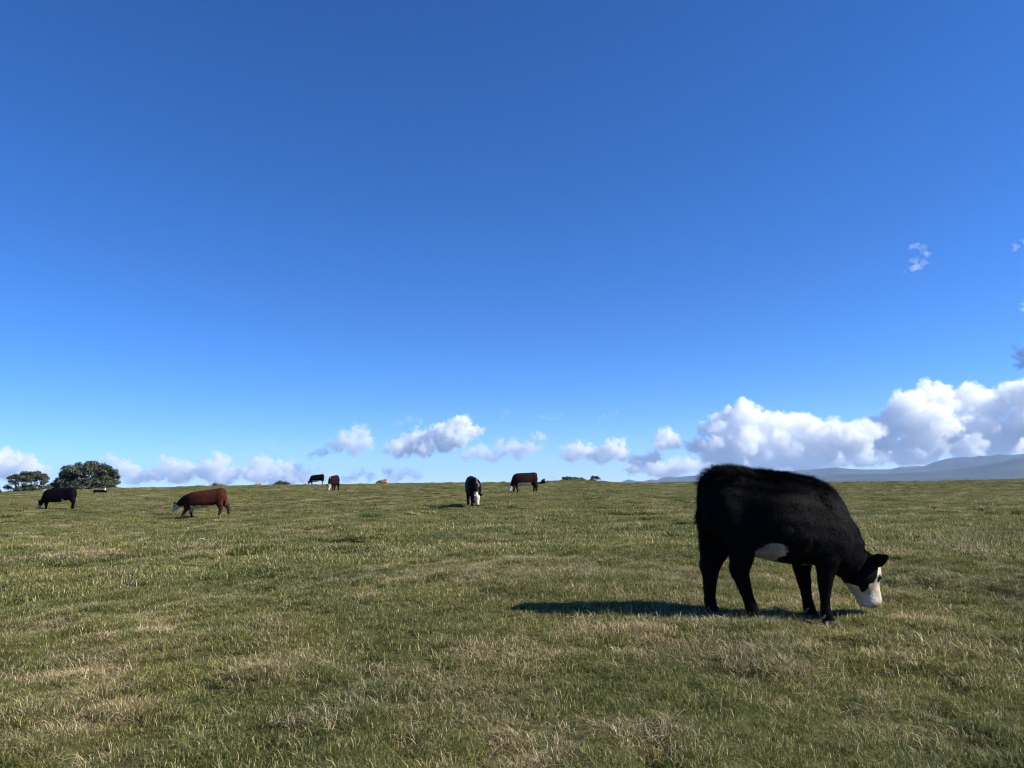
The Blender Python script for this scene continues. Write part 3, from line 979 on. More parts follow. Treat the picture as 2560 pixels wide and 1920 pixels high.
def add_fur(root, me, co, nz, C, sc, count, P0, ax, L):
    rng = np.random.default_rng(11)
    me.calc_loop_triangles()
    nt = len(me.loop_triangles)
    tri = np.empty(nt * 3, np.int32); me.loop_triangles.foreach_get('vertices', tri); tri = tri.reshape(-1, 3)
    a, b, c = co[tri[:, 0]], co[tri[:, 1]], co[tri[:, 2]]
    ar = np.linalg.norm(np.cross(b - a, c - a), axis=1)
    pick = rng.choice(nt, count, p=ar / ar.sum())
    u, v = rng.uniform(0, 1, count), rng.uniform(0, 1, count)
    fl = u + v > 1; u[fl], v[fl] = 1 - u[fl], 1 - v[fl]
    P = a[pick] + (b - a)[pick] * u[:, None] + (c - a)[pick] * v[:, None]
    N = nz[tri[pick, 0]]
    col = C[tri[pick, 0]]
    z = P[:, 2] / sc; x = P[:, 0] / sc
    # lie backwards and down, standing up along the topline and rump
    comb = np.tile(np.array([-.55, 0, -.75]), (count, 1)) + rng.normal(0, .35, (count, 3))
    swirl = np.stack([vnoise3(P * 4, 3) - .5, vnoise3(P * 4, 13) - .5, vnoise3(P * 4, 23) - .5], 1)
    comb += swirl * 1.6
    comb -= N * (comb * N).sum(1)[:, None]
    comb /= np.linalg.norm(comb, axis=1)[:, None] + 1e-6
    topline = smooth(.95, 1.12, z) * smooth(.3, .8, N[:, 2])
    q = (P - P0) @ ax / L
    head = smooth(-.05, .15, q) * (np.linalg.norm(P - P0, axis=1) < .45 * sc)
    legs = 1 - smooth(.25, .6, z)
    ln = (.024 + .026 * topline + .012 * smooth(.55, .8, vnoise3(P * 11, 8))) * (1 - .55 * head) * (1 - .35 * legs) * rng.uniform(.6, 1.35, count) * sc * (.65 + .8 * vnoise3(P * 28, 18))
    rear = smooth(.3, .8, -N[:, 0]) * smooth(.5, .9, z)
    ln = ln * (1 + .5 * rear)
    lf = .30 + .75 * topline + .35 * rear + .1 * rng.uniform(0, 1, count)
    d = comb + N * lf[:, None]
    d /= np.linalg.norm(d, axis=1)[:, None]
    side = np.cross(d, N); side /= np.linalg.norm(side, axis=1)[:, None] + 1e-6
    w = (.0016 * rng.uniform(.7, 1.3, count) * sc)[:, None]
    B = P - N * .004
    mid = B + d * (ln * .55)[:, None]
    tip = B + (d * .9 + comb * .22) * ln[:, None]
    V = np.stack([B - side * w, B + side * w, mid - side * w * .7, mid + side * w * .7, tip], 1).reshape(-1, 3)
    bi = np.arange(count)[:, None] * 5
    Fi = np.concatenate([bi + [0, 1, 3], bi + [0, 3, 2], bi + [2, 3, 4]], 1).ravel()
    m2 = fast_mesh('fur', V, Fi, 3)
    C2 = np.repeat(col * rng.uniform(.8, 1.35, (count, 1)), 5, 0)
    C2[4::5] *= 1.25
    set_col(m2, C2)
    o = link_mesh('fur', m2, M_FUR, root)
    tag(o, kind='stuff')


HERD = 'cattle grazing across the pasture'


def foot(px, py, Y):
    p = at(px, py, Y)
    return (p[0], p[1])


# near black calf with cream face
make_cow('shaggy black calf with cream lower face grazing, casting a long shadow', HERD, foot(1953, 1538, 6.72), R(-3), sc=.995, pose='graze', yaw=R(20),
         chains=CALF_LEGS, kind=BLACK, marks=('face_cheek', 'belly_patches', 'nose'), voxel=.0115, fur=110000, droop=.02, hs=1.24, sink=.03, back=.03)
# red walking cow
make_cow('red-brown cow with white belly and dark eye patch walking with lowered head', HERD, foot(510, 1297, 36.5), R(183), sc=1.06, dL=.55, belly=.025, pose='low', yaw=R(-8),
         legs=(-.12, .30, -.28, .06), kind=RED, marks=('face_dark_eye', 'belly', 'crest', 'chest', 'neck_shade'), voxel=.02)
# black cow at the left, in front of the trees
make_cow('all black cow grazing on the slope before the round-topped tree', HERD, foot(146, 1275, 46.5), R(182), sc=1.02, dL=.62, belly=.06, pose='graze', yaw=R(4),
         legs=(.08, -.05, .10, -.12), kind=BLACK, marks=('muzzle', 'flank_spot'), voxel=.022)
# black, white-faced, coming towards the camera
make_cow('black cow with white face grazing head-on to the viewer', HERD, foot(1183, 1264, 34.0), R(-79), sc=1.06, dL=.30, belly=.08, pose='graze', yaw=R(10),
         legs=(.05, -.06, .1, -.1), kind=BLACK, marks=('face', 'neck_patch', 'chest'), voxel=.02, droop=.05)
# dark brown, white underside
make_cow('dark brown cow with white belly and white face grazing near the crest', HERD, foot(1312, 1231, 51.0), R(192), sc=1.04, dL=.36, belly=.06, pose='graze', yaw=R(10), droop=.06,
         legs=(.12, -.10, .05, -.05), kind=DKBR * .8, marks=('face', 'belly', 'chest'), voxel=.022)
# pair on the skyline
make_cow('black cow with white hind leg grazing sideways on the skyline', HERD, foot(792, 1213, 92.0), R(180), sc=1.05, dL=.34, belly=.06, pose='graze', yaw=0,
         legs=(.05, -.05, .08, -.08), kind=BLACK, marks=('face', 'belly', 'hind_sock'), voxel=.028)
make_cow('dark red-brown cow with narrow white neck stripe facing forward below skyline', HERD, foot(834, 1226, 63.0), R(-97), sc=1.05, dL=.30, belly=.07, pose='graze', yaw=R(-14),
         legs=(.03, -.03, .08, -.08), kind=DKBR * .6, marks=('face', 'crest', 'chest'), voxel=.024, droop=.05)
# lying ones
make_cow('black white-faced calf lying in the grass beside the round-topped tree', HERD, foot(250, 1232, 76.0), R(20), sc=.80, dL=.1, sink=.24, pose='up', yaw=R(-105),
         kind=BLACK, marks=('face',), voxel=.028, lie=True)
make_cow('small black calf lying on the crest near the low bushes', HERD, foot(1358, 1211, 84.0), R(-80), sc=.72, pose='up', yaw=R(0),
         kind=BLACK, marks=(), voxel=.028, lie=True)
make_cow('tan cow lying just over the crest, only its back showing', HERD, foot(957, 1206, 97.5), R(170), sc=.95, dL=.2, pose='low', yaw=R(20),
         kind=TAN, marks=(), voxel=.028, lie=True)
make_cow('pale cow lying beside the rounded bush, barely showing over the crest', HERD, foot(646, 1212, 99.5), R(170), sc=.85, dL=.1, pose='low', yaw=R(20),
         kind=TAN * 1.1, marks=(), voxel=.03, lie=True)
make_cow('black calf mostly hidden behind the crest before the blue hills', HERD, foot(2156, 1203, 100.5), R(178), sc=.8, dL=.1, pose='up', yaw=R(10), sink=.26,
         kind=BLACK, marks=(), voxel=.03, lie=True)


# ------------------------------------------------------------------ trees and bushes
def leaf_clumps(rng, centres, radii, per, size, cols, up=.35, flat=.75):
    """each clump: leaves over a squashed ball, denser on its outer shell"""
    VV, CC = [], []
    for c, r in zip(centres, radii):
        n = int(per * (r / np.mean(radii)) ** 2)
        d = rng.normal(0, 1, (n, 3)); d /= np.linalg.norm(d, axis=1)[:, None]
        d[:, 2] = np.where(d[:, 2] < -.35, -d[:, 2] * .5, d[:, 2])
        rad = r * rng.uniform(.45, 1.08, n) ** .6 * (.78 + .44 * vnoise3(d * 2.2 + c, 3))
        p = c + d * rad[:, None] * np.array([1, 1, flat])
        nrm = d + rng.normal(0, .55, (n, 3)) + np.array([0, 0, up])
        nrm /= np.linalg.norm(nrm, axis=1)[:, None]
        t = np.cross(nrm, rng.normal(0, 1, (n, 3))); t /= np.linalg.norm(t, axis=1)[:, None]
        b = np.cross(nrm, t)
        s = size * rng.uniform(.6, 1.4, n)[:, None]
        quad = np.stack([p - t * s, p - b * s * .45, p + t * s, p + b * s * .45], 1)
        VV.append(quad.reshape(-1, 3))
        base = np.array(cols)[rng.integers(0, len(cols), n)]
        tone = rng.uniform(.8, 1.2) * rng.uniform(.75, 1.3, (n, 1))
        CC.append(np.repeat(base * tone, 4, 0))
    V = np.vstack(VV); C = np.vstack(CC)
    me = fast_mesh('crown', V, np.arange(len(V)), 4)
    set_col(me, C)
    return me


def limb_mesh(segs):
    V, Fc = [], []
    for pts in segs:
        v, f = loft(path_rings(subdiv_path(pts, 2), Vector((.3, 1, .1)).normalized()))
        o = len(V); V += v; Fc += [tuple(i + o for i in q) for q in f]
    return V, Fc


T_COLS = [(.042, .056, .030), (.055, .070, .038), (.075, .082, .050), (.034, .045, .027), (.12, .12, .085)]
B_COLS = [(.035, .050, .020), (.05, .065, .028), (.028, .04, .018), (.07, .075, .035)]


def tree(label, px, py_top, Y, width_px, drop, seed, name='broad_tree', cols=T_COLS, shape='dome', nclump=90, per=170, leaf=.11, low=0.12):
    rng = np.random.default_rng(seed)
    top = at(px, py_top, Y)
    z0 = gz(top[0], Y) - .1
    H = top[2] - z0
    W = width_px / F * Y / 2
    root = empty(name, (top[0], Y, z0))
    cs, rs = [], []
    tries = 0
    while len(cs) < nclump and tries < 5000:
        tries += 1
        d = rng.normal(0, 1, 3); d /= np.linalg.norm(d)
        if d[2] < -.25: continue
        k = rng.uniform(.72, .93) if rng.uniform() < .72 else rng.uniform(.2, .72)
        wob = .82 + .3 * float(vnoise3(np.array([d * 1.7 + seed]), 5)[0])
        zc = low * H + (d[2] + .25) / 1.25 * (H * (1 - low)) * k * wob * 1.05
        c = np.array([d[0] * W * k * wob * 1.04, d[1] * W * k * wob * .85, zc])
        r = rng.uniform(.09, .16) * W
        if c[2] + r * .8 > H: c[2] = H - r * .8
        if shape == 'open' and rng.uniform() < .55 and .35 * H < c[2] < .62 * H: continue
        cs.append(c); rs.append(r)
    rs = np.array(rs)
    me = leaf_clumps(rng, cs, rs, per, leaf, cols)
    link_mesh('crown', me, M_LEAF, root, False)
    segs = []
    nst = 4
    for k in range(nst):
        a = 2 * math.pi * k / nst + rng.uniform(-.4, .4)
        r0 = .035 * W + .05
        segs.append([(math.cos(a) * r0, math.sin(a) * r0, -.3, .05 * W, .05 * W), (math.cos(a) * W * .12, math.sin(a) * W * .12, H * .18, .042 * W, .042 * W),
                     (math.cos(a) * W * .28, math.sin(a) * W * .25, H * .38, .03 * W, .03 * W), (math.cos(a) * W * .5, math.sin(a) * W * .42, H * .6, .015 * W, .015 * W)])
    trunk = mesh_obj('trunk', *limb_mesh(segs), M_BARK, root)
    segs = []
    order = rng.permutation(len(cs))[:40]
    for i in order:
        c = cs[i]
        a = math.atan2(c[1], c[0])
        s = np.array([math.cos(a) * W * .22, math.sin(a) * W * .2, H * rng.uniform(.25, .4)])
        m = (s + c) / 2 + np.array([0, 0, -.04 * H])
        segs.append([(*s, .016 * W, .016 * W), (*m, .011 * W, .011 * W), (*c, .005 * W, .005 * W)])
    mesh_obj('limbs', *limb_mesh(segs), M_BARK, trunk)
    tag(root, label, 'tree', 'trees beyond the crest')
    return root


tree('large dark round-topped tree standing behind the crest', 218, 1151, 118, 176, 0, 3, nclump=420, per=150, leaf=.14, low=.08)
tree('smaller see-through tree with open crown beside the large round-topped tree', 72, 1168, 112, 130, 0, 8, nclump=220, per=120, leaf=.12, shape='open', low=.04)
tree('dark tree of which only the edge of its crown shows', -50, 1180, 112, 110, 0, 12, nclump=160, per=150, leaf=.13, low=.1)


def bush(label, px, py_top, Y, width_px, seed, nclump=14, per=120, leaf=.06, cols=B_COLS):
    rng = np.random.default_rng(seed)
    top = at(px, py_top, Y)
    z0 = gz(top[0], Y) - .05
    H = max(top[2] - z0, .35)
    W = width_px / F * Y / 2
    root = empty('bush', (top[0], Y, z0))
    cs, rs = [], []
    for k in range(nclump):
        a = rng.uniform(0, 2 * math.pi); q = math.sqrt(rng.uniform(0, 1)) * .8
        r = rng.uniform(.2, .34) * min(W, H * 1.4)
        zc = max(H * math.sqrt(max(1 - q * q, 0)) * rng.uniform(.55, 1.0) - r * .7, .1)
        cs.append(np.array([math.cos(a) * q * W, math.sin(a) * q * W * .8, zc])); rs.append(r)
    me = leaf_clumps(rng, cs, np.array(rs), per, leaf, cols)
    me.name = 'foliage'
    link_mesh('foliage', me, M_LEAF, root, False)
    segs = []
    for c in cs[:10]:
        segs.append([(c[0] * .2, c[1] * .2, -.15, .03, .03), (c[0] * .6, c[1] * .6, c[2] * .5, .02, .02), (*c, .008, .008)])
    mesh_obj('stems', *limb_mesh(segs), M_BARK, root)
    tag(root, label, 'bush', 'low bushes along the crest')


bush('rounded dark bush on the crest beside the skyline cows', 703, 1200, 98, 60, 21, 26)
bush('thin spiky bush poking over the crest above the walking red-brown cow', 543, 1205, 99, 46, 22, 16, per=70)
bush('long low bush on the small mound', 1424, 1188, 96, 48, 23, 24)
bush('ragged middle bush on the small mound', 1452, 1192, 97, 34, 24, 14)
bush('rounded bush at the end of the small mound', 1487, 1188, 96, 32, 25, 18)
bush('tiny bush trailing off the end of the small mound', 1511, 1200, 96, 20, 26, 8)


# ------------------------------------------------------------------ sea and far hills
def build_sea():
    m, n, l = new_mat('sea_water')
    out = n.new('ShaderNodeOutputMaterial'); b = n.new('ShaderNodeBsdfPrincipled')
    b.inputs['Base Color'].default_value = (.03, .07, .10, 1)
    b.inputs['Roughness'].default_value = .25
    g = n.new('ShaderNodeNewGeometry'); ns = n.new('ShaderNodeTexNoise'); ns.inputs['Scale'].default_value = .02; ns.inputs['Detail'].default_value = 6
    bp = n.new('ShaderNodeBump'); bp.inputs['Strength'].default_value = .6; bp.inputs['Distance'].default_value = 3
    l.new(g.outputs['Position'], ns.inputs['Vector']); l.new(ns.outputs['Fac'], bp.inputs['Height']); l.new(bp.outputs[0], b.inputs['Normal'])
    l.new(b.outputs[0], out.inputs[0])
    N = 96
    V = [(0, 0, SEA_Z)] + [(math.sin(2 * math.pi * k / N) * 14900, math.cos(2 * math.pi * k / N) * 14900, SEA_Z) for k in range(N)]
    Fc = [(0, 1 + (k + 1) % N, 1 + k) for k in range(N)]
    o = mesh_obj('sea', V, Fc, m, None, False)
    tag(o, 'thin strip of pale sea beyond the crest', 'sea', kind='structure')


build_sea()
RIDGE_B = [(1300, 1212), (1520, 1210), (1548, 1205), (1565, 1199), (1585, 1203.5), (1600, 1204), (1622, 1199), (1636, 1201), (1645, 1197), (1662, 1192), (1680, 1194), (1720, 1190),
           (1760, 1189), (1850, 1187), (1950, 1180), (2030, 1173), (2085, 1169.5), (2110, 1172.5), (2150, 1174.5), (2215, 1174), (2240, 1168), (2300, 1166), (2325, 1157), (2360, 1149),
           (2400, 1146.5), (2425, 1147), (2440, 1142.5), (2460, 1144), (2485, 1138.5), (2520, 1139), (2560, 1135), (2650, 1134), (2800, 1132), (3000, 1133), (3300, 1140), (4200, 1165)]
RIDGE_F = [(1300, 1212), (1700, 1204), (1900, 1194), (2060, 1187), (2150, 1186), (2230, 1184), (2300, 1179), (2380, 1174), (2440, 1166), (2500, 1155), (2530, 1147), (2545, 1145), (2580, 1148),
           (2700, 1140), (2900, 1150), (3300, 1165), (4200, 1180)]


def build_hills():
    az = np.radians(np.linspace(1.5, 66, 520))
    pxs = 1280 + F * np.tan(az)

    def prof(tab):
        py = np.interp(pxs, [a for a, _ in tab], [b for _, b in tab])
        el = []
        for p, q in zip(pxs, py):
            d = ray(p, q); el.append(d[2] / math.hypot(d[0], d[1]))
        return np.array(el)
    eb, ef = prof(RIDGE_B), prof(RIDGE_F)
    rr = np.concatenate([np.linspace(6600, 8250, 26), np.linspace(8400, 11200, 24), np.linspace(11350, 14300, 14)])
    X, Y, Z = [], [], []
    k = np.arange(len(az))
    for r in rr:
        hb = np.maximum(eb * 11200 + EYE - SEA_Z, 0); hf = np.maximum(ef * 8000 + EYE - SEA_Z, 0)
        wf = math.exp(-((r - 8000) / 780.0) ** 2); wb = math.exp(-((r - 11200) / 1600.0) ** 2)
        z = np.maximum(hf * wf, hb * wb)
        x, y = np.sin(az) * r, np.cos(az) * r
        rug = (fbm(x / 600, y / 600, 101, 5) - .5) * .5 + (np.abs(fbm(x / 1200, y / 1200, 111, 3) - .5) - .12) * 1.0
        edge = smooth(6600, 7000, np.array([r]))[0] * (1 - smooth(13500, 14300, np.array([r]))[0])
        near_crest = min(abs(r - 8000) / 600, abs(r - 11200) / 1000, 1)
        z = z * (1 + rug * .9 * near_crest) * edge + SEA_Z - 3 + 6 * edge * smooth(0, 20, z)
        X.append(x); Y.append(y); Z.append(z)
    V = np.stack([np.array(X).ravel(), np.array(Y).ravel(), np.array(Z).ravel()], 1)
    na, nr = len(az), len(rr)
    i, j = np.meshgrid(np.arange(nr - 1), np.arange(na - 1), indexing='ij')
    q = np.stack([i * na + j, (i + 1) * na + j, (i + 1) * na + j + 1, i * na + j + 1], -1).reshape(-1, 4)
    me = fast_mesh('far_hills', V, q.ravel(), 4)
    o = link_mesh('far_hills', me, mat_plain('forested_hills', (.045, .06, .035), .95, .05))
    n, l = o.data.materials[0].node_tree.nodes, o.data.materials[0].node_tree.links
    g = n.new('ShaderNodeNewGeometry'); ns = n.new('ShaderNodeTexNoise'); ns.inputs['Scale'].default_value = .0022; ns.inputs['Detail'].default_value = 7
    rp = n.new('ShaderNodeValToRGB'); rp.color_ramp.elements[0].position = .42; rp.color_ramp.elements[0].color = (.02, .03, .02, 1)
    rp.color_ramp.elements[1].position = .62; rp.color_ramp.elements[1].color = (.06, .07, .035, 1)
    l.new(g.outputs['Position'], ns.inputs['Vector']); l.new(ns.outputs['Fac'], rp.inputs[0])
    l.new(rp.outputs[0], n['Principled BSDF'].inputs['Base Color'])
    tag(o, 'long blue wooded hills far across the water', 'hills', kind='structure')


build_hills()


def build_haze():
    h, top, bot = 15500.0, 400.0, SEA_Z - 7
    V = [(x, y, z) for z in (bot, top) for x, y in ((-h, -h), (h, -h), (h, h), (-h, h))]
    Fc = [(0, 3, 2, 1), (4, 5, 6, 7), (0, 1, 5, 4), (1, 2, 6, 5), (2, 3, 7, 6), (3, 0, 4, 7)]
    m, n, l = new_mat('haze_air')
    out = n.new('ShaderNodeOutputMaterial'); v = n.new('ShaderNodeVolumePrincipled')
    v.inputs['Color'].default_value = (.52, .71, 1.0, 1)
    v.inputs['Density'].default_value = 4.9e-5
    v.inputs['Anisotropy'].default_value = .1
    l.new(v.outputs[0], out.inputs['Volume'])
    o = mesh_obj('haze', V, Fc, m, None, False)
    tag(o, 'thin blue haze in the air over sea and land', 'haze', kind='stuff')


build_haze()


# ------------------------------------------------------------------ clouds
def mat_cloud(name, dens, col=(1, 1, 1), soft=0.0, scale=.002, lo=.40, hi=.85, floor=0.0, step=1.0):
    m, n, l = new_mat(name)
    out = n.new('ShaderNodeOutputMaterial'); v = n.new('ShaderNodeVolumePrincipled')
    v.inputs['Color'].default_value = (*col, 1)
    v.inputs['Anisotropy'].default_value = .08
    if soft:
        g = n.new('ShaderNodeTexCoord'); ns = n.new('ShaderNodeTexNoise')
        ns.inputs['Scale'].default_value = scale; ns.inputs['Detail'].default_value = 5; ns.inputs['Roughness'].default_value = .62; ns.inputs['Distortion'].default_value = .5
        mr = n.new('ShaderNodeMapRange'); mr.inputs['From Min'].default_value = lo; mr.inputs['From Max'].default_value = hi
        mr.inputs['To Min'].default_value = dens * floor; mr.inputs['To Max'].default_value = dens
        l.new(g.outputs['Object'], ns.inputs['Vector']); l.new(ns.outputs['Fac'], mr.inputs['Value']); l.new(mr.outputs[0], v.inputs['Density'])
        m.cycles.volume_step_rate = step
    else:
        v.inputs['Density'].default_value = dens
    l.new(v.outputs[0], out.inputs['Volume'])
    return m


ICO = None


def ball(c, rx, ry, rz):
    rings = []
    for k in range(1, 10):
        t = math.pi * k / 10
        rings.append((Vector(c) + Vector((0, 0, -math.cos(t) * rz)), Vector((math.sin(t) * rx, 0, 0)), Vector((0, math.sin(t) * ry, 0))))
    return loft(rings)


def cloud(label, puffs, dist, mat, seed, vox=1.6, bump=.5, flat=.85, group='cumulus clouds along the horizon', soft=1.0, jitter=1.0):
    """puffs: (px, py, radius in px) turned into balls at a real distance, joined and billowed"""
    rng = np.random.default_rng(seed)
    k = dist / F
    c0 = np.mean([at(p[0], p[1], dist) for p in puffs], axis=0)
    V, Fc = [], []
    for px, py, r in puffs:
        c = at(px, py, dist) - c0
        c = c + np.array([0, rng.uniform(-.7, .7) * r * k * jitter, 0])
        subs = [(c, r * k * .80)]
        for _ in range(16):
            d = rng.normal(0, 1, 3); d /= np.linalg.norm(d)
            d[2] = abs(d[2]) if rng.uniform() < .7 else d[2] * .5
            rr = r * k * rng.uniform(.16, .5)
            c1 = c + d * r * k * rng.uniform(.6, 1.02) * np.array([1.1, 1.1, flat])
            subs.append((c1, rr))
            for _ in range(4):
                e = rng.normal(0, 1, 3) + d * 1.2; e /= np.linalg.norm(e)
                subs.append((c1 + e * rr * .85, rr * rng.uniform(.3, .55)))
        for cc, rr in subs:
            if rr < vox * k * .9: continue
            v, f = ball(cc, rr, rr, rr * flat)
            o = len(V); V += v; Fc += [tuple(i + o for i in q) for q in f]
    tmp = mesh_obj('tmp', V, Fc, None, None, False)
    rm = tmp.modifiers.new('r', 'REMESH'); rm.mode = 'VOXEL'; rm.voxel_size = vox * k
    bpy.context.view_layer.update()
    me = bpy.data.meshes.new_from_object(tmp.evaluated_get(bpy.context.evaluated_depsgraph_get()))
    bpy.data.objects.remove(tmp, do_unlink=True)
    nv = len(me.vertices)
    co = np.empty(nv * 3); me.vertices.foreach_get('co', co); co = co.reshape(-1, 3)
    nz = np.empty(nv * 3); me.vertices.foreach_get('normal', nz); nz = nz.reshape(-1, 3)
    s = k * 22
    out = None
    w = .4 + .6 * smooth(-.3, .4, nz[:, 2])
    for shell, (off_, amp_, sd) in enumerate(((0.0, bump * 14, 0), (5.5, bump * 22, 4))[:len(mat)]):
        h = 0
        for o, a in ((1, .7), (2.1, .7), (4.4, .5), (9, .28)):
            h = h + a * (np.abs(vnoise3(co / s * o + seed * 3.1 + sd, 5 + int(o)) - .5) * 2 - .35)
        c2 = co + nz * ((off_ + h * amp_ * w) * k * soft)[:, None]
        m2 = me if shell == 0 else me.copy()
        m2.vertices.foreach_set('co', c2.ravel())
        m2.materials.clear()
        m2.materials.append(mat[shell])
        if shell == 0:
            out = link_mesh('cloud', m2, None)
            out.location = c0
        else:
            link_mesh('veil', m2, None, out)
    tag(out, label, 'cloud', group)
    return out


D0 = 34000.0
MC = [mat_cloud('cumulus_core', .0060, soft=1, scale=.0032, lo=.40, hi=.66, floor=.08, step=.5), mat_cloud('cumulus_edge', .0040, soft=1, scale=.0042, lo=.48, hi=.70, step=.5)]
MC2 = [mat_cloud('thin_core', .0036, soft=1, scale=.0030, lo=.40, hi=.70, floor=.08, step=.5), mat_cloud('thin_edge', .0022, soft=1, scale=.0040, lo=.48, hi=.75, step=.5)]
cloud('broad white cumulus bank rising behind the near black calf', [(1850, 1050, 48), (1905, 1060, 44), (1960, 1076, 48), (1800, 1082, 38), (2025, 1080, 44), (2085, 1094, 42),
      (1870, 1112, 56), (1960, 1126, 54), (2060, 1130, 50), (2140, 1110, 46), (2165, 1140, 38), (2170, 1082, 34), (2130, 1080, 32), (1780, 1128, 40), (1830, 1150, 40), (1900, 1155, 40), (2000, 1155, 38), (1745, 1118, 22)], D0, MC, 1)
cloud('tallest white cumulus bank reaching over the blue hills', [(2260, 1026, 48), (2330, 1008, 52), (2300, 1070, 58), (2420, 1002, 50), (2490, 1018, 54), (2400, 1075, 58), (2490, 1095, 58),
      (2560, 985, 52), (2590, 1050, 64), (2660, 1000, 66), (2700, 1090, 74), (2225, 1075, 48), (2200, 1110, 46), (2300, 1128, 50), (2400, 1132, 42), (2500, 1140, 36), (2250, 1140, 36)], D0 + 1500, MC, 2)
cloud('low grey cloud shelf lying just above the blue hills', [(x, 1176 - (x - 1600) * .045 + 6 * math.sin(x * .05), 26 + 6 * math.sin(x * .031)) for x in range(1580, 2300, 26)], D0 + 7000, MC, 3, flat=.7)
cloud('grey cloud base spreading under the tallest cumulus bank', [(x, 1124 - (x - 2200) * .03 + 5 * math.sin(x * .06), 28 + 6 * math.sin(x * .041)) for x in range(2190, 2760, 30)], D0 + 5000, MC, 33, flat=.7)
cloud('small bright upright cumulus puff left of the broad bank', [(1672, 1088, 22), (1665, 1106, 24), (1688, 1110, 20), (1650, 1116, 16)], D0, MC, 4)
cloud('long low cumulus with two rounded heads', [(1428, 1138, 22), (1450, 1126, 24), (1480, 1135, 22), (1530, 1126, 28), (1555, 1138, 22), (1505, 1146, 22), (1590, 1150, 18), (1630, 1148, 18), (1600, 1160, 18)], D0 + 500, MC, 5)
cloud('hazy stretched cumulus with a small raised tip', [(1290, 1118, 22), (1255, 1126, 24), (1200, 1134, 24), (1325, 1122, 20), (1352, 1094, 13), (1165, 1142, 18), (1235, 1142, 22), (1300, 1140, 18)], D0 + 500, MC2, 6)
cloud('largest mid-sky cumulus with bright top', [(1148, 1056, 20), (1120, 1078, 28), (1172, 1082, 26), (1085, 1096, 26), (1030, 1112, 32), (1000, 1128, 26), (1062, 1122, 30), (1110, 1112, 28), (1150, 1104, 24)], D0, MC, 7)
cloud('grey-white cumulus beside the largest mid-sky one', [(900, 1088, 24), (872, 1106, 30), (845, 1116, 24), (915, 1110, 22), (885, 1124, 26), (800, 1132, 16), (775, 1138, 12)], D0, MC2, 8)
cloud('white cumulus with narrow tower above the red-brown cow', [(545, 1148, 19), (548, 1172, 28), (510, 1180, 28), (470, 1172, 24), (430, 1168, 24), (405, 1185, 26), (440, 1190, 30), (560, 1195, 30), (372, 1192, 18)], D0, MC, 9)
cloud('white cumulus dome rising behind the skyline cows', [(640, 1162, 20), (668, 1168, 22), (700, 1172, 22), (732, 1176, 22), (655, 1190, 30), (715, 1195, 30), (620, 1185, 18), (765, 1196, 20)], D0, MC, 10)
cloud('small white puff behind the black skyline cow', [(808, 1186, 11), (822, 1190, 10), (795, 1192, 10), (812, 1197, 12)], D0, MC, 11)
cloud('pair of faint puffs low above the crest', [(885, 1192, 15), (905, 1184, 12), (925, 1194, 12), (865, 1200, 14)], D0, MC2, 12)
cloud('two-headed low puff above the lying tan cow', [(975, 1182, 14), (1000, 1190, 15), (1025, 1184, 14), (1045, 1194, 12), (985, 1198, 16)], D0, MC2, 13)
cloud('white cumulus at the far edge of the herd behind the open tree', [(15, 1146, 24), (55, 1150, 22), (85, 1166, 24), (30, 1178, 36), (80, 1195, 30), (110, 1186, 18), (-30, 1160, 40), (-90, 1150, 40)], D0, MC, 14)
cloud('white cumulus peeking from behind the round-topped tree', [(275, 1150, 15), (300, 1164, 18), (318, 1180, 22), (340, 1196, 24), (250, 1160, 14), (290, 1190, 24)], D0, MC, 15)
cloud('tiny white puff beside the dark brown cow', [(1389, 1186, 6), (1380, 1190, 6), (1397, 1190, 5)], D0, MC, 16, vox=1.2)

# thin scraps of cloud
MW = mat_cloud('wisp', .016, (1, 1, 1), 1, .011)
MWF = mat_cloud('far_wisp', .0016, (.86, .90, 1.0), 1, .0022)
MDK = mat_cloud('shaded_scrap', .03, (.16, .22, .36), 1, .012)  # shade from neighbouring clouds put into the scatter colour


def wisp(label, puffs, dist, mat, seed, group='thin scraps of cloud', vox=2.0):
    return cloud(label, puffs, dist, [mat], seed, vox=vox, group=group, flat=.9)


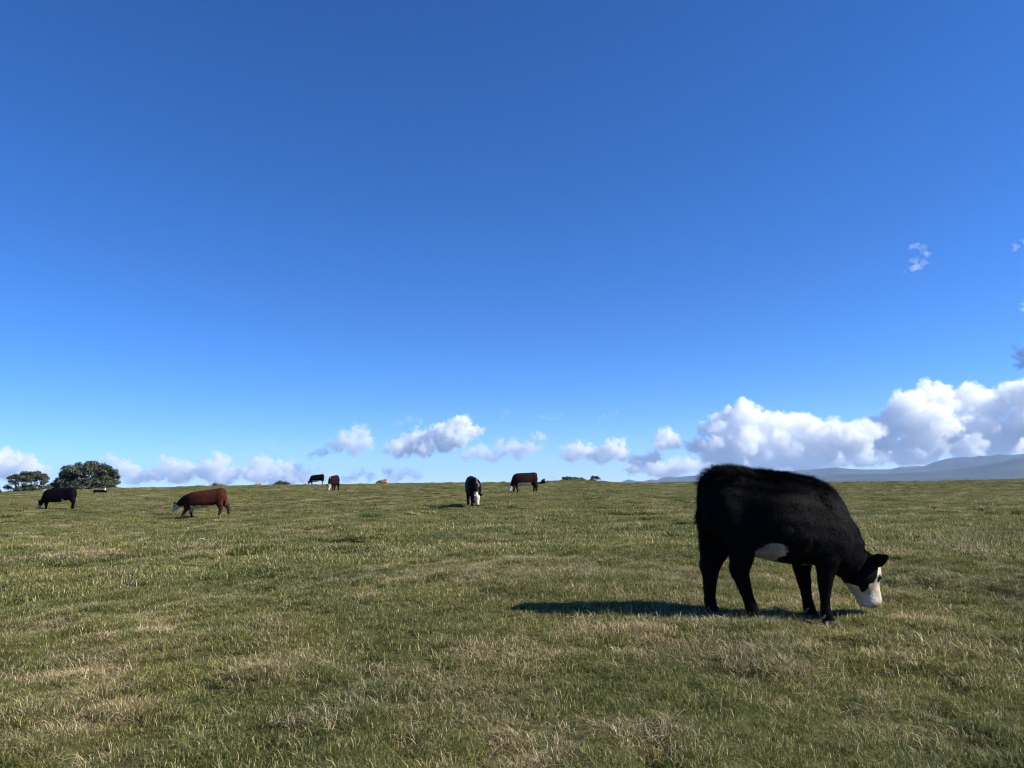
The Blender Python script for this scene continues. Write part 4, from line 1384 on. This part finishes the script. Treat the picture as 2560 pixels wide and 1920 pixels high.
wisp('small torn white wisp alone in the blue sky', [(2290, 612, 12), (2308, 618, 12), (2318, 636, 12), (2312, 655, 12), (2296, 668, 13), (2282, 674, 11), (2285, 650, 10), (2274, 622, 8), (2262, 680, 6)], 6000, MW, 41)
wisp('small white wisp at the edge of the blue sky', [(2545, 614, 10), (2560, 606, 12), (2535, 626, 7), (2580, 600, 14)], 6000, MW, 42)
wisp('white wisp just entering beside the dark scrap', [(2566, 755, 12), (2572, 775, 14), (2590, 765, 18)], 6000, MW, 43)
wisp('dark grey ragged scrap of cloud above the tallest bank', [(2535, 872, 14), (2552, 876, 16), (2570, 880, 18), (2545, 892, 15), (2562, 900, 18), (2555, 915, 13), (2545, 926, 6), (2590, 900, 22)], 6000, MDK, 44)
wisp('grey-lilac scrap beside the top of the largest mid-sky cumulus', [(1000, 1056, 14), (1025, 1052, 16), (1048, 1056, 12), (985, 1060, 9)], D0, MWF, 45)
wisp('faint grey scrap high above the crest', [(1262, 1036, 10), (1274, 1030, 10), (1255, 1044, 7)], D0, MWF, 46)
wisp('faint double grey scrap above the dark brown cow', [(1352, 1044, 9), (1368, 1042, 10), (1390, 1046, 11), (1404, 1040, 9), (1378, 1046, 9)], D0, MWF, 47)
wisp('flat grey scrap above the cumulus with narrow tower', [(535, 1118, 8), (552, 1114, 10), (572, 1112, 10), (592, 1108, 8)], D0, MWF, 48)
wisp('longer flat grey scrap beside the cumulus dome', [(600, 1136, 10), (625, 1132, 12), (652, 1130, 12), (680, 1126, 11), (708, 1124, 9)], D0, MWF, 49)
wisp('tiny grey scrap between the flat ones', [(672, 1107, 9), (686, 1106, 9), (660, 1110, 6)], D0, MWF, 50)
wisp('slanting grey scrap over the long low cumulus', [(1500, 1048, 6), (1515, 1042, 8), (1530, 1036, 9), (1540, 1030, 8)], D0, MWF, 51)


# ------------------------------------------------------------------ weathered stick in the grass
def build_stick():
    d = ray(497, 1358)
    t = 5.0
    for _ in range(80):
        p = np.array([0, 0, EYE]) + d * t
        t += (p[2] - gz(p[0], p[1])) / max(-d[2], .02) * .5
    x0, y0 = p[0], p[1]
    z0 = gz(x0, y0)
    L = 30 / F * t
    pts = []
    for u, hz, r in ((-.55, .03, .006), (-.3, .055, .010), (-.05, .085, .013), (.18, .10, .017), (.36, .085, .021), (.48, .045, .022), (.53, .015, .016)):
        pts.append((u * L, .05 * math.sin(u * 4) * L, hz, r, r))
    v, f = loft(path_rings(subdiv_path(pts, 3), Vector((0, 1, 0))))
    o = mesh_obj('stick', v, f, mat_plain('weathered_wood', (.36, .34, .31), .85, .15, 25, .35))
    o.location = (x0, y0, z0 + .01)
    tag(o, 'curved grey weathered stick lying in the grass', 'stick')


build_stick()
